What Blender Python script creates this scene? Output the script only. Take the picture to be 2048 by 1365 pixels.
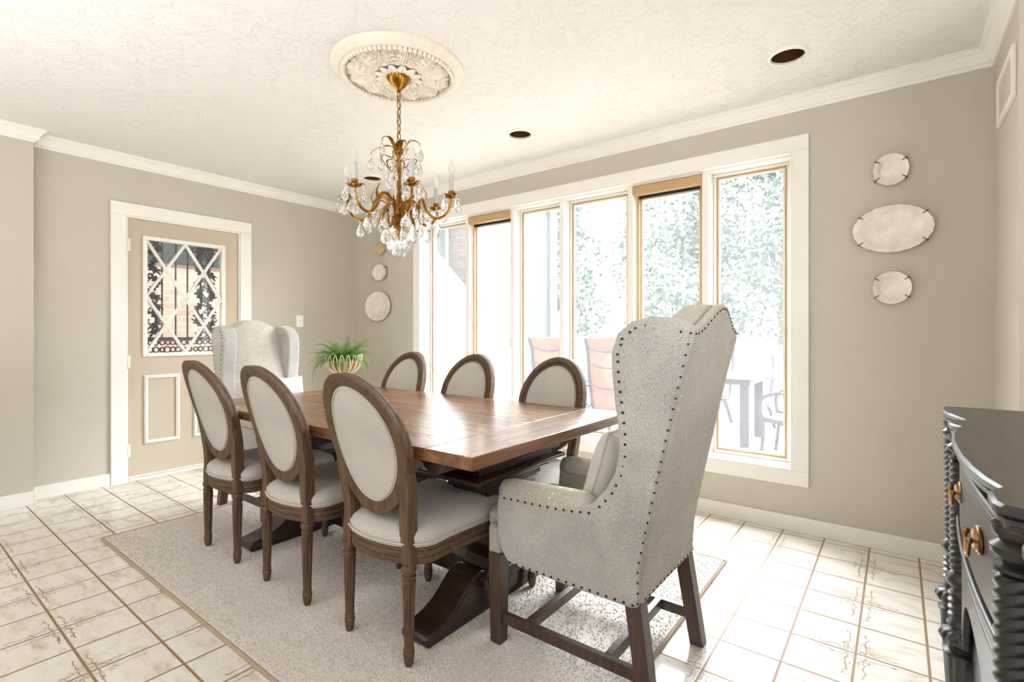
import bpy, bmesh, math, random
from math import sin, cos, pi, radians, sqrt
from mathutils import Vector, Matrix
for o in list(bpy.data.objects): bpy.data.objects.remove(o)
SC = bpy.context.scene
COL = SC.collection
R = random.Random(7)
def lin(c):
    return tuple(((v/255)/12.92 if v/255 <= .04045 else ((v/255+.055)/1.055)**2.4) for v in c) + (1,)

# ------------------------------------------------------------------ camera, world, sun, exposure
F_PX, YAW, CAM, HOR = 1008.81, .65315, (4.7002, -3.3045, 1.1472), 665.84
cd = bpy.data.cameras.new('camera'); cam = bpy.data.objects.new('camera', cd); COL.objects.link(cam)
cam.location = CAM; cam.rotation_euler = (pi/2, 0, YAW)
cd.sensor_fit = 'HORIZONTAL'; cd.sensor_width = 36; cd.lens = F_PX*36/2048
cd.shift_y = (HOR-682.5)/2048; cd.clip_start = .02; cd.clip_end = 200
SC.camera = cam
w = bpy.data.worlds.new('sky'); SC.world = w; w.use_nodes = True
wt = w.node_tree; bg = wt.nodes['Background']; bg.inputs[0].default_value = (.90, .95, 1, 1)
_tc = wt.nodes.new('ShaderNodeTexCoord'); _sx = wt.nodes.new('ShaderNodeSeparateXYZ'); wt.links.new(_tc.outputs['Generated'], _sx.inputs[0])
_mr = wt.nodes.new('ShaderNodeMapRange'); _mr.inputs['From Min'].default_value = .05; _mr.inputs['From Max'].default_value = .48
_mr.inputs['To Min'].default_value = 4.5; _mr.inputs['To Max'].default_value = 25.
wt.links.new(_sx.outputs[2], _mr.inputs[0]); wt.links.new(_mr.outputs[0], bg.inputs[1])
sd = bpy.data.lights.new('sun', 'SUN'); sd.energy = 3.0; sd.angle = radians(1.5); sd.color = (1, .96, .9)
so = bpy.data.objects.new('sun', sd); COL.objects.link(so)
so.rotation_euler = Vector((-1, .10, -1.1)).to_track_quat('-Z', 'Y').to_euler()
def area(name, loc, direction, sx, sy, energy, color):
    l = bpy.data.lights.new(name, 'AREA'); l.shape = 'RECTANGLE'; l.size = sx; l.size_y = sy
    l.energy = energy; l.color = color
    o = bpy.data.objects.new(name, l); COL.objects.link(o); o.location = loc
    o.rotation_euler = Vector(direction).to_track_quat('-Z', 'Y').to_euler()
    return o
# added fill lamps out of view that brighten the room, one aimed up
area('rear_fill', (2.5, -7.6, 1.4), (0, 1, 0.05), 5.5, 2.2, 33, (.96, .98, 1))
area('side_fill', (7.2, -3.4, 1.45), (-1, .12, .02), 3.2, 2.1, 42, (.97, .98, 1))
area('upward_fill', (2.8, -4.3, .9), (0, .04, 1), 2.6, 1.6, 50, (.95, .975, 1))
SC.view_settings.view_transform = 'Standard'; SC.view_settings.look = 'None'
SC.view_settings.gamma = 1; SC.view_settings.exposure = .69
try: SC.view_settings.use_curve_mapping = False
except Exception: pass

# ------------------------------------------------------------------ materials
class NT:
    def __init__(s, name):
        s.m = bpy.data.materials.new(name); s.m.use_nodes = True; s.t = s.m.node_tree; s.n = s.t.nodes
        s.b = s.n['Principled BSDF']; s.out = s.n['Material Output']
    def add(s, kind, **kw):
        n = s.n.new(kind)
        for k, v in kw.items():
            if k.startswith('i_'): n.inputs[k[2:].replace('_', ' ')].default_value = v
            else: setattr(n, k, v)
        return n
    def l(s, a, b): s.t.links.new(a, b)
    def coord(s, scale=(1, 1, 1), kind='Object'):
        tc = s.add('ShaderNodeTexCoord'); mp = s.add('ShaderNodeMapping'); mp.inputs['Scale'].default_value = scale
        s.l(tc.outputs[kind], mp.inputs[0]); return mp.outputs[0]
    def noise(s, co, sc, det=4, rough=.6, dist=0):
        n = s.add('ShaderNodeTexNoise'); n.inputs['Scale'].default_value = sc; n.inputs['Detail'].default_value = det
        n.inputs['Roughness'].default_value = rough; n.inputs['Distortion'].default_value = dist
        s.l(co, n.inputs['Vector']); return n.outputs['Fac']
    def ramp(s, fac, stops, interp='LINEAR'):
        r = s.add('ShaderNodeValToRGB'); r.color_ramp.interpolation = interp
        e = r.color_ramp.elements
        e[0].position, e[0].color = stops[0]; e[1].position, e[1].color = stops[-1]
        for p, c in stops[1:-1]:
            x = e.new(p); x.color = c
        s.l(fac, r.inputs[0]); return r.outputs[0]
    def math(s, op, a, b=None, c=None):
        n = s.add('ShaderNodeMath', operation=op)
        for i, v in enumerate((a, b, c)):
            if v is None: continue
            if isinstance(v, (int, float)): n.inputs[i].default_value = v
            else: s.l(v, n.inputs[i])
        return n.outputs[0]
    def mix(s, f, a, b):
        n = s.add('ShaderNodeMix', data_type='RGBA')
        for i, v in ((0, f), (6, a), (7, b)):
            if isinstance(v, (int, float, tuple)): n.inputs[i].default_value = v
            else: s.l(v, n.inputs[i])
        return n.outputs[2]
    def bump(s, h, strength=.3, dist=.01):
        n = s.add('ShaderNodeBump'); n.inputs['Strength'].default_value = strength; n.inputs['Distance'].default_value = dist
        s.l(h, n.inputs['Height']); s.l(n.outputs[0], s.b.inputs['Normal'])
    def set(s, **kw):
        for k, v in kw.items():
            i = s.b.inputs[{'rough': 'Roughness', 'metal': 'Metallic', 'spec': 'Specular IOR Level', 'coat': 'Coat Weight', 'sheen': 'Sheen Weight'}[k]]
            i.default_value = v
        return s
def plain(name, c, rough=.5, metal=0, var=.06, sc=8, bump=0, bsc=60, coat=0):
    t = NT(name); co = t.coord(); f = t.noise(co, sc)
    a = lin(c); d = tuple(x*(1-var*2.2) for x in a[:3]) + (1,); u = tuple(min(1, x*(1+var)) for x in a[:3]) + (1,)
    t.l(t.ramp(f, [(.25, d), (.75, u)]), t.b.inputs['Base Color']); t.set(rough=rough, metal=metal, coat=coat)
    if bump: t.bump(t.noise(co, bsc), bump, .002)
    return t.m
def wood(name, c1, c2, c3, axis='x', rough=.45, sc=1., coat=0, bump=.25):
    t = NT(name); s = {'x': (1.2, 14, 14), 'y': (14, 1.2, 14), 'z': (14, 14, 1.2)}[axis]
    co = t.coord(tuple(v*sc for v in s)); f = t.noise(co, 3, 7, .65, .6); g = t.noise(co, 11, 4, .7)
    f2 = t.math('ADD', t.math('MULTIPLY', f, .75), t.math('MULTIPLY', g, .25))
    t.l(t.ramp(f2, [(.3, lin(c1)), (.5, lin(c2)), (.72, lin(c3))]), t.b.inputs['Base Color'])
    t.set(rough=rough, coat=coat); t.bump(f2, bump, .003); return t.m
def fabric(name, c, scale=900, slub=False, var=.1):
    t = NT(name); co = t.coord()
    wv = t.noise(t.coord((1, 1, 2.4)), scale*.5, 2, .5); wh = t.noise(t.coord((2.4, 2.4, 1)), scale*.45, 2, .5)
    f = t.math('MULTIPLY', t.math('ADD', wv, wh), .5)
    big = t.noise(co, 5, 3)
    f3 = t.math('ADD', t.math('MULTIPLY', f, .8), t.math('MULTIPLY', big, .2))
    a = lin(c); d = tuple(x*(1-var*3.2) for x in a[:3]) + (1,); u = tuple(min(1, x*(1+var*1.6)) for x in a[:3]) + (1,)
    colr = t.ramp(f3, [(.36, d), (.64, u)])
    if slub:
        v = t.noise(t.coord((34, 34, 60)), 3.1, 1, .4)
        colr = t.mix(t.ramp(v, [(.675, (0, 0, 0, 1)), (.71, (1, 1, 1, 1))]), colr, lin((238, 232, 220)))
    t.l(colr, t.b.inputs['Base Color']); t.set(rough=.92, spec=.2, sheen=.25); t.bump(f, .5, .002); return t.m

M = {}
M['wall'] = plain('wall_paint', (197, 189, 175), .72, var=.015, sc=2, bump=.12, bsc=140)
M['trim'] = plain('trim_paint', (240, 236, 228), .38, var=.012, sc=5, bump=.05, bsc=40)
M['doorpaint'] = plain('door_paint', (192, 178, 158), .42, var=.012, sc=3, bump=.05, bsc=90)
def ceiling_mat():
    t = NT('ceiling_plaster'); co = t.coord(); n = t.noise(co, 5.5, 6, .62, .8); n2 = t.noise(co, 16, 4, .6, 1.2)
    h = t.ramp(n, [(.47, (0, 0, 0, 1)), (.51, (1, 1, 1, 1))]); h2 = t.ramp(n2, [(.53, (0, 0, 0, 1)), (.56, (1, 1, 1, 1))])
    t.b.inputs['Base Color'].default_value = lin((234, 230, 224)); t.set(rough=.8)
    t.bump(t.math('ADD', h, t.math('MULTIPLY', h2, .6)), .6, .004); return t.m
M['ceiling'] = ceiling_mat()
def floor_mat():
    t = NT('floor_tile'); tc = t.add('ShaderNodeTexCoord'); sp = t.add('ShaderNodeSeparateXYZ'); t.l(tc.outputs['Object'], sp.inputs[0])
    x, y = sp.outputs[0], sp.outputs[1]
    u = t.math('DIVIDE', t.math('SUBTRACT', x, .282), .2047); v = t.math('DIVIDE', t.math('ADD', y, 2.607), .2115)
    def dist(q): return t.math('ABSOLUTE', t.math('SUBTRACT', q, t.math('ROUND', q)))
    du, dv = dist(u), dist(v)
    dmin = t.math('MINIMUM', du, dv)
    grout = t.ramp(dmin, [(.017, (1, 1, 1, 1)), (.025, (0, 0, 0, 1))])
    cell = t.add('ShaderNodeCombineXYZ'); t.l(t.math('FLOOR', u), cell.inputs[0]); t.l(t.math('FLOOR', v), cell.inputs[1])
    wn = t.add('ShaderNodeTexWhiteNoise', noise_dimensions='2D'); t.l(cell.outputs[0], wn.inputs['Vector'])
    mp = t.add('ShaderNodeVectorMath', operation='MULTIPLY_ADD'); t.l(wn.outputs['Color'], mp.inputs[0]); mp.inputs[1].default_value = (7, 7, 7); t.l(tc.outputs['Object'], mp.inputs[2])
    st = t.add('ShaderNodeMapping'); st.inputs['Scale'].default_value = (2.2, 6, 1); st.inputs['Rotation'].default_value = (0, 0, .5); t.l(mp.outputs[0], st.inputs[0])
    marb = t.noise(st.outputs[0], 3.4, 6, .6, .5)
    base = t.ramp(marb, [(.27, lin((200, 182, 160))), (.38, lin((222, 212, 198))), (.50, lin((231, 225, 216))), (.8, lin((236, 233, 228)))])
    # scroll lines that meet round every other grout line
    def fold(q, off): # distance to nearest odd line, in tiles
        h = t.math('DIVIDE', t.math('ADD', q, off), 2); return t.math('MULTIPLY', t.math('ABSOLUTE', t.math('SUBTRACT', h, t.math('ROUND', h))), 2)
    fu, fv = fold(u, 1), fold(v, 1)
    nz = t.noise(tc.outputs['Object'], 26, 3, .6)
    wob = t.math('MULTIPLY', t.math('SUBTRACT', nz, .5), .22)
    a = t.math('ABSOLUTE', t.math('SUBTRACT', t.math('ADD', fu, wob), .13))
    line = t.math('MULTIPLY', t.math('LESS_THAN', a, .011), t.math('LESS_THAN', fv, .72))
    b = t.math('ABSOLUTE', t.math('SUBTRACT', t.math('ADD', fv, wob), .10))
    line2 = t.math('MULTIPLY', t.math('LESS_THAN', b, .012), t.math('LESS_THAN', fu, .6))
    vo = t.add('ShaderNodeTexVoronoi', feature='DISTANCE_TO_EDGE'); vo.inputs['Scale'].default_value = 75
    wv = t.add('ShaderNodeTexNoise'); wv.inputs['Scale'].default_value = 60; t.l(tc.outputs['Object'], wv.inputs['Vector'])
    ad = t.add('ShaderNodeVectorMath', operation='MULTIPLY_ADD'); t.l(wv.outputs['Color'], ad.inputs[0]); ad.inputs[1].default_value = (.02, .02, 0); t.l(tc.outputs['Object'], ad.inputs[2]); t.l(ad.outputs[0], vo.inputs['Vector'])
    cr = t.math('SQRT', t.math('ADD', t.math('MULTIPLY', fu, t.math('MULTIPLY', fu, 2.2)), t.math('MULTIPLY', fv, fv)))
    mask = t.math('LESS_THAN', t.math('ADD', cr, wob), .46)
    net = t.math('MULTIPLY', t.math('LESS_THAN', vo.outputs['Distance'], .055), t.math('MULTIPLY', mask, t.math('GREATER_THAN', nz, .49)))
    ln = t.math('MAXIMUM', t.math('MAXIMUM', line, line2), net)
    ln = t.math('MULTIPLY', ln, t.math('GREATER_THAN', dmin, .03))
    c = t.mix(t.math('MULTIPLY', ln, .8), base, lin((128, 100, 76)))
    c = t.mix(grout, c, lin((146, 122, 94)))
    t.l(c, t.b.inputs['Base Color'])
    t.l(t.math('ADD', t.math('MULTIPLY', grout, .5), t.math('ADD', .10, t.math('MULTIPLY', ln, .25))), t.b.inputs['Roughness'])
    hh = t.math('SUBTRACT', 1, grout)
    t.bump(t.math('ADD', hh, t.math('ADD', t.math('MULTIPLY', ln, -.15), t.math('MULTIPLY', t.noise(tc.outputs['Object'], 9, 2), .35))), .28, .002)
    t.set(spec=.42); return t.m
M['tile'] = floor_mat()
def rug_mat():
    t = NT('rug_pile'); co = t.coord(); n = t.noise(co, 190, 3, .7); n2 = t.noise(co, 420, 2, .6); b = t.noise(co, 3, 3)
    f = t.math('ADD', t.math('MULTIPLY', n, .6), t.math('MULTIPLY', n2, .4))
    c = t.ramp(f, [(.34, lin((140, 126, 112))), (.43, lin((212, 200, 187))), (.53, lin((242, 235, 227))), (.66, lin((253, 251, 248)))])
    t.l(t.mix(t.math('MULTIPLY', b, .22), c, lin((212, 194, 170))), t.b.inputs['Base Color'])
    t.set(rough=.95, sheen=.4, spec=.1); t.bump(f, .7, .009); return t.m
M['rug'] = rug_mat()
M['binding'] = fabric('rug_binding', (186, 164, 136), 700)
M['linen'] = fabric('linen', (204, 199, 190), 900, var=.11)
M['linen_warm'] = fabric('linen_warm', (202, 195, 183), 800, slub=True, var=.13)
M['linen_weave'] = fabric('linen_weave', (198, 195, 188), 620, var=.2)
M['pillow'] = fabric('pillow_cloth', (214, 209, 201), 900, var=.06)
M['nail'] = plain('bronze_nail', (60, 48, 38), .4, .8)
M['oak'] = wood('weathered_oak', (50, 36, 24), (92, 68, 47), (122, 95, 68), 'z', .55, 1.6)
M['oak_h'] = wood('weathered_oak_rail', (52, 38, 26), (94, 70, 49), (124, 98, 70), 'x', .55, 1.6)
M['legdark'] = wood('dark_leg_wood', (52, 38, 32), (78, 60, 50), (98, 78, 66), 'z', .4, 1.2, bump=.1)
M['basewood'] = wood('dark_base_wood', (28, 16, 11), (48, 28, 19), (72, 44, 28), 'x', .3, 1., coat=.2, bump=.1)
def table_mat(axis):
    t = NT('table_plank_'+axis); s = (.35, 8, 8) if axis == 'x' else (8, .35, 8)
    co = t.coord(s); f = t.noise(co, 2.2, 6, .6, .12); sp = t.add('ShaderNodeTexCoord')
    fine = t.noise(t.coord((.8, 40, 40) if axis == 'x' else (40, .8, 40)), 3, 4, .6)
    c = t.ramp(t.math('ADD', t.math('MULTIPLY', f, .7), t.math('MULTIPLY', fine, .3)), [(.34, lin((58, 34, 20))), (.46, lin((104, 66, 40))), (.56, lin((132, 90, 56))), (.7, lin((156, 114, 76)))])
    if axis == 'x':
        xyz = t.add('ShaderNodeSeparateXYZ'); t.l(sp.outputs['Object'], xyz.inputs[0])
        q = t.math('DIVIDE', t.math('ADD', xyz.outputs[1], .56), .16); d = t.math('ABSOLUTE', t.math('SUBTRACT', q, t.math('ROUND', q)))
        g = t.ramp(d, [(.010, (1, 1, 1, 1)), (.028, (0, 0, 0, 1))])
        tone = t.noise(t.coord((.01, 6.25, .01)), 1, 0)
        c = t.mix(t.math('MULTIPLY', tone, .35), c, lin((108, 64, 32)))
        c = t.mix(g, c, lin((26, 14, 8))); h = t.math('SUBTRACT', t.math('MULTIPLY', fine, .5), g)
    else: h = t.math('MULTIPLY', fine, .5)
    knot = t.noise(t.coord((3.5, 26, 1) if axis == 'x' else (26, 3.5, 1)), 1.3, 3, .7)
    c = t.mix(t.ramp(knot, [(.68, (0, 0, 0, 1)), (.74, (1, 1, 1, 1))]), c, lin((62, 32, 14)))
    t.l(c, t.b.inputs['Base Color']); t.l(t.ramp(fine, [(.3, (.34, .34, .34, 1)), (.7, (.2, .2, .2, 1))]), t.b.inputs['Roughness']); t.set(coat=.2, spec=.5); t.b.inputs['Coat Roughness'].default_value = .15
    t.bump(h, .35, .003); return t.m
M['table_x'] = table_mat('x'); M['table_y'] = table_mat('y')
M['bronze'] = plain('antique_brass', (166, 116, 46), .34, 1, var=.3, sc=40, bump=.2, bsc=120)
M['candle'] = plain('candle_sleeve', (196, 196, 196), .5, var=.02)
M['plaster'] = plain('medallion_plaster', (238, 229, 213), .6, var=.05, sc=30)
M['baffle'] = plain('bronze_baffle', (150, 118, 92), .3, .9)
M['lampglass'] = plain('lamp_face', (176, 160, 140), .3)
def glassy(name, tint=(1, 1, 1, 1), tr=.35, rough=0.):
    t = NT(name); g = t.add('ShaderNodeBsdfGlass'); g.inputs['Color'].default_value = tint; g.inputs['IOR'].default_value = 1.5; g.inputs['Roughness'].default_value = rough
    x = t.add('ShaderNodeBsdfTransparent'); m = t.add('ShaderNodeMixShader'); m.inputs[0].default_value = tr
    t.l(g.outputs[0], m.inputs[1]); t.l(x.outputs[0], m.inputs[2]); t.l(m.outputs[0], t.out.inputs[0]); return t.m
M['crystal'] = glassy('cut_crystal', tr=.18)
def bulb_mat():
    t = NT('frosted_bulb'); a = t.add('ShaderNodeBsdfTranslucent'); a.inputs[0].default_value = (.95, .93, .9, 1); d = t.add('ShaderNodeBsdfDiffuse'); d.inputs[0].default_value = (.8, .79, .77, 1)
    x = t.add('ShaderNodeBsdfTransparent'); m1 = t.add('ShaderNodeMixShader'); t.l(a.outputs[0], m1.inputs[1]); t.l(d.outputs[0], m1.inputs[2])
    m2 = t.add('ShaderNodeMixShader'); m2.inputs[0].default_value = .3; t.l(m1.outputs[0], m2.inputs[1]); t.l(x.outputs[0], m2.inputs[2]); t.l(m2.outputs[0], t.out.inputs[0]); return t.m
M['bulb'] = bulb_mat()
def pane_mat(name, veil):
    t = NT(name); x = t.add('ShaderNodeBsdfTransparent'); x.inputs[0].default_value = (.97, .98, .98, 1)
    d = t.add('ShaderNodeBsdfTranslucent'); d.inputs[0].default_value = (.95, .97, 1, 1)
    g = t.add('ShaderNodeBsdfGlossy'); g.inputs['Roughness'].default_value = .02
    fr = t.add('ShaderNodeLayerWeight'); fr.inputs[0].default_value = .5; ff = t.math('ADD', t.math('MULTIPLY', t.math('POWER', fr.outputs['Facing'], 5), .75), .03)
    m = t.add('ShaderNodeMixShader'); m.inputs[0].default_value = veil
    t.l(x.outputs[0], m.inputs[1]); t.l(d.outputs[0], m.inputs[2])
    m2 = t.add('ShaderNodeMixShader'); t.l(ff, m2.inputs[0]); t.l(m.outputs[0], m2.inputs[1]); t.l(g.outputs[0], m2.inputs[2])
    t.l(m2.outputs[0], t.out.inputs[0]); return t.m
M['pane'] = pane_mat('glare_veil_pane', .022); M['door_pane'] = pane_mat('door_glare_pane', .04)  # both panes carry a translucent veil imitating washed-out glare over the view
M['bead'] = plain('bead_tan', (180, 148, 112), .5, var=.02)
M['tan'] = plain('tan_vinyl', (186, 152, 108), .45, var=.02)
M['palevinyl'] = plain('pale_sash', (226, 208, 182), .45, var=.02)
M['iron'] = plain('black_iron', (34, 30, 28), .5, .3)
M['white_metal'] = plain('cream_wire', (232, 222, 200), .45, var=.1, sc=50)
M['china'] = plain('aged_ironstone', (242, 235, 222), .22, var=.09, sc=14)
M['china_tan'] = plain('tan_ironstone', (214, 190, 154), .28, var=.14, sc=22)
M['switch'] = plain('switch_plastic', (244, 240, 234), .4, var=.01)
M['fern'] = plain('fern_green', (128, 172, 62), .5, var=.3, sc=30)
M['fern_d'] = plain('fern_dark', (92, 130, 70), .5, var=.3, sc=30)
M['liner'] = plain('coir_liner', (170, 128, 76), .9, var=.3, sc=60)
def black_mat():
    t = NT('black_rubbed_paint'); co = t.coord(); n = t.noise(co, 28, 5, .7)
    geo = t.add('ShaderNodeNewGeometry'); wear = t.ramp(t.math('ADD', geo.outputs['Pointiness'], t.math('MULTIPLY', t.math('SUBTRACT', n, .5), .12)), [(.565, (0, 0, 0, 1)), (.63, (1, 1, 1, 1))])
    t.l(t.mix(wear, lin((50, 46, 44)), lin((132, 96, 66))), t.b.inputs['Base Color']); t.set(rough=.33, spec=.5); t.bump(n, .06, .002); return t.m
M['black'] = black_mat()
M['blacktop'] = wood('black_brushed_top', (60, 54, 49), (76, 69, 63), (90, 82, 75), 'y', .38, .7, bump=.08)
M['brasspull'] = plain('brass_pull', (158, 122, 82), .28, 1, var=.2, sc=50)
def brick_mat(name, cols, mortar):
    t = NT(name); tc = t.add('ShaderNodeTexCoord'); sp = t.add('ShaderNodeSeparateXYZ'); t.l(tc.outputs['Object'], sp.inputs[0])
    cb = t.add('ShaderNodeCombineXYZ'); t.l(t.math('ADD', sp.outputs[0], sp.outputs[1]), cb.inputs[0]); t.l(sp.outputs[2], cb.inputs[1])
    b = t.add('ShaderNodeTexBrick'); t.l(cb.outputs[0], b.inputs[0]); b.inputs['Scale'].default_value = 1
    b.inputs['Brick Width'].default_value = .215; b.inputs['Row Height'].default_value = .075; b.inputs['Mortar Size'].default_value = .006
    b.inputs['Color1'].default_value = lin(cols[0]); b.inputs['Color2'].default_value = lin(cols[1]); b.inputs['Mortar'].default_value = lin(mortar); b.inputs['Bias'].default_value = -.1
    n = t.noise(tc.outputs['Object'], 7, 3); t.l(t.mix(t.math('MULTIPLY', n, .7), b.outputs[0], lin(cols[2])), t.b.inputs['Base Color'])
    t.set(rough=.9); t.bump(b.outputs['Fac'], -.4, .006); return t.m
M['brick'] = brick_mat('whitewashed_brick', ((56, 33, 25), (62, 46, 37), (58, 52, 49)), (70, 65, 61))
def siding_mat():
    t = NT('green_siding'); tc = t.add('ShaderNodeTexCoord'); sp = t.add('ShaderNodeSeparateXYZ'); t.l(tc.outputs['Object'], sp.inputs[0])
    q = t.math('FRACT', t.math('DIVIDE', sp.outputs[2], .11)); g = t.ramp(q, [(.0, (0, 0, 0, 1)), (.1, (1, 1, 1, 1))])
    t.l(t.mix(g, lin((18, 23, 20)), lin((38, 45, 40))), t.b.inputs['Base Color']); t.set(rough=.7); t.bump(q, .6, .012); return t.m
M['siding'] = siding_mat()
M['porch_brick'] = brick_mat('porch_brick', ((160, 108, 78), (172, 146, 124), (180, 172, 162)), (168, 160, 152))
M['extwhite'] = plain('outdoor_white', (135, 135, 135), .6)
M['panelwhite'] = plain('panel_white', (225, 225, 222), .7)
M['deck'] = wood('deck_boards', (88, 77, 68), (104, 94, 86), (118, 108, 98), 'y', .7)
M['lawn'] = plain('lawn_grass', (60, 78, 46), .9, var=.25, sc=3, bump=.4, bsc=40)
M['sling'] = fabric('orange_sling', (128, 82, 64), 300)
M['patiometal'] = plain('dark_patio_metal', (44, 36, 42), .4, .4)
M['leaf'] = plain('tree_leaf', (52, 68, 46), .6, var=.25, sc=1.2)
M['leaf2'] = plain('tree_leaf_pale', (74, 88, 68), .6, var=.3, sc=1.2)
M['bark'] = wood('bark', (70, 56, 46), (104, 88, 74), (134, 118, 102), 'z', .9)
M['grille'] = plain('vent_grille', (226, 219, 206), .5)

# ------------------------------------------------------------------ mesh builder
class MB:
    def __init__(s): s.bm = bmesh.new()
    def box(s, x0, x1, y0, y1, z0, z1, mat=None):
        vs = [s.bm.verts.new((x, y, z)) for z in (z0, z1) for x, y in ((x0, y0), (x1, y0), (x1, y1), (x0, y1))]
        if mat: [setattr(v, 'co', mat @ v.co) for v in vs]
        for f in ((3, 2, 1, 0), (4, 5, 6, 7), (0, 1, 5, 4), (1, 2, 6, 5), (2, 3, 7, 6), (3, 0, 4, 7)): s.bm.faces.new([vs[i] for i in f])
        return s
    def hexa(s, a, b):  # two 4-point rings
        vs = [s.bm.verts.new(p) for p in list(a)+list(b)]
        for f in ((3, 2, 1, 0), (4, 5, 6, 7), (0, 1, 5, 4), (1, 2, 6, 5), (2, 3, 7, 6), (3, 0, 4, 7)): s.bm.faces.new([vs[i] for i in f])
        return s
    def rings(s, rings, closed=False, caps=True):
        rs = [[s.bm.verts.new(p) for p in r] for r in rings]; n = len(rs[0]); m = len(rs)
        for i in range(m if closed else m-1):
            a, b = rs[i], rs[(i+1) % m]
            for j in range(n): s.bm.faces.new((a[j], a[(j+1) % n], b[(j+1) % n], b[j]))
        if caps and not closed:
            s.bm.faces.new(list(reversed(rs[0]))); s.bm.faces.new(rs[-1])
        return s
    def lathe(s, prof, mat=None, seg=24, flute=0, fd=0, frange=None):
        mat = mat or Matrix(); rr = []
        for r, z in prof:
            ring = []
            for k in range(seg):
                a = 2*pi*k/seg; q = r
                if flute and (frange is None or frange[0] <= z <= frange[1]): q = r*(1-fd*(.5-.5*cos(a*flute)))
                ring.append(mat @ Vector((max(q, 1e-4)*cos(a), max(q, 1e-4)*sin(a), z)))
            rr.append(ring)
        return s.rings(rr)
    def torus(s, prof, seg=48):
        return s.rings([[Vector((r*cos(2*pi*k/seg), r*sin(2*pi*k/seg), z)) for r, z in prof] for k in range(seg)], closed=True)
    def tube(s, pts, r, seg=8, closed=False):
        pts = [Vector(p) for p in pts]; n = len(pts); rr = []
        rad = r if isinstance(r, (list, tuple)) else [r]*n; up = None
        for i, p in enumerate(pts):
            t = (pts[(i+1) % n]-pts[i-1]) if closed else (pts[min(i+1, n-1)]-pts[max(i-1, 0)])
            if t.length < 1e-9: t = Vector((0, 0, 1))
            t.normalize()
            if up is None:
                up = Vector((0, 0, 1)) if abs(t.z) < .9 else Vector((1, 0, 0))
            u = up - t*up.dot(t)
            if u.length < 1e-6: u = t.orthogonal()
            u.normalize(); v = t.cross(u); up = u
            rr.append([p + (u*cos(2*pi*k/seg)+v*sin(2*pi*k/seg))*rad[i] for k in range(seg)])
        return s.rings(rr, closed)
    def strip(s, pts, wdir, w, th, tdir=None):  # rectangular bar along pts
        pts = [Vector(p) for p in pts]; n = len(pts); rr = []
        wd = Vector(wdir).normalized()
        for i, p in enumerate(pts):
            t = (pts[min(i+1, n-1)]-pts[max(i-1, 0)]).normalized()
            nn = t.cross(wd).normalized(); ww = w[i] if isinstance(w, (list, tuple)) else w
            rr.append([p+wd*ww/2+nn*th/2, p-wd*ww/2+nn*th/2, p-wd*ww/2-nn*th/2, p+wd*ww/2-nn*th/2])
        return s.rings(rr)
    def prism(s, poly, fn, d0, d1):  # poly 2D, fn(a,b,d)->3D
        a = [s.bm.verts.new(fn(u, v, d0)) for u, v in poly]; b = [s.bm.verts.new(fn(u, v, d1)) for u, v in poly]; n = len(poly)
        for i in range(n): s.bm.faces.new((a[i], a[(i+1) % n], b[(i+1) % n], b[i]))
        s.bm.faces.new(list(reversed(a))); s.bm.faces.new(b); return s
    def ball(s, c, r, sc=(1, 1, 1), seg=12, mat=None):
        c = Vector(c); rr = []
        for i in range(1, seg//2):
            ph = pi*i/(seg//2); rr.append([c+Vector((r*sc[0]*sin(ph)*cos(2*pi*k/seg), r*sc[1]*sin(ph)*sin(2*pi*k/seg), -r*sc[2]*cos(ph))) for k in range(seg)])
        if mat: rr = [[mat @ p for p in q] for q in rr]
        return s.rings(rr)
    def grid(s, fn, nu, nv, th=None):
        vs = [[s.bm.verts.new(fn(i/nu, j/nv)) for j in range(nv+1)] for i in range(nu+1)]
        for i in range(nu):
            for j in range(nv): s.bm.faces.new((vs[i][j], vs[i+1][j], vs[i+1][j+1], vs[i][j+1]))
        return s
    def quad(s, *p): s.bm.faces.new([s.bm.verts.new(q) for q in p]); return s
    def build(s, name, mat, parent=None, smooth=True, bevel=0, bseg=3, subd=0, solid=0, loc=None, angle=40):
        me = bpy.data.meshes.new(name); bmesh.ops.recalc_face_normals(s.bm, faces=s.bm.faces); s.bm.to_mesh(me); s.bm.free()
        me.materials.append(M[mat] if isinstance(mat, str) else mat)
        if smooth:
            me.shade_smooth()
            if not subd: me.set_sharp_from_angle(angle=radians(angle))
        o = bpy.data.objects.new(name, me); COL.objects.link(o)
        if parent: o.parent = parent
        if loc: o.location = loc
        if solid:
            m = o.modifiers.new('thick', 'SOLIDIFY'); m.thickness = solid; m.offset = 0
        if bevel:
            m = o.modifiers.new('bevel', 'BEVEL'); m.width = bevel; m.segments = bseg; m.limit_method = 'ANGLE'; m.angle_limit = radians(35)
        if subd:
            m = o.modifiers.new('sub', 'SUBSURF'); m.levels = subd; m.render_levels = subd
        return o
def tag(o, label=None, cat=None, group=None, kind=None):
    if label: o['label'] = label
    if cat: o['category'] = cat
    if group: o['group'] = group
    if kind: o['kind'] = kind
    return o
def thing(name, label, cat, loc=(0, 0, 0), rz=0, group=None):
    o = bpy.data.objects.new(name, None); COL.objects.link(o); o.location = loc; o.rotation_euler = (0, 0, rz); o.empty_display_size = .05
    return tag(o, label, cat, group)
def copy_tree(o, parent=None, loc=None, rz=None, label=None, group=None):
    c = o.copy(); COL.objects.link(c)
    if parent: c.parent = parent
    if loc is not None: c.location = loc
    if rz is not None: c.rotation_euler = (0, 0, rz)
    if label: c['label'] = label
    if group: c['group'] = group
    for ch in list(o.children): copy_tree(ch, c)
    return c
def struct(o): return tag(o, kind='structure')
def arc(n, a0=0., a1=2*pi): return [a0+(a1-a0)*k/n for k in range(n+1)]
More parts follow.
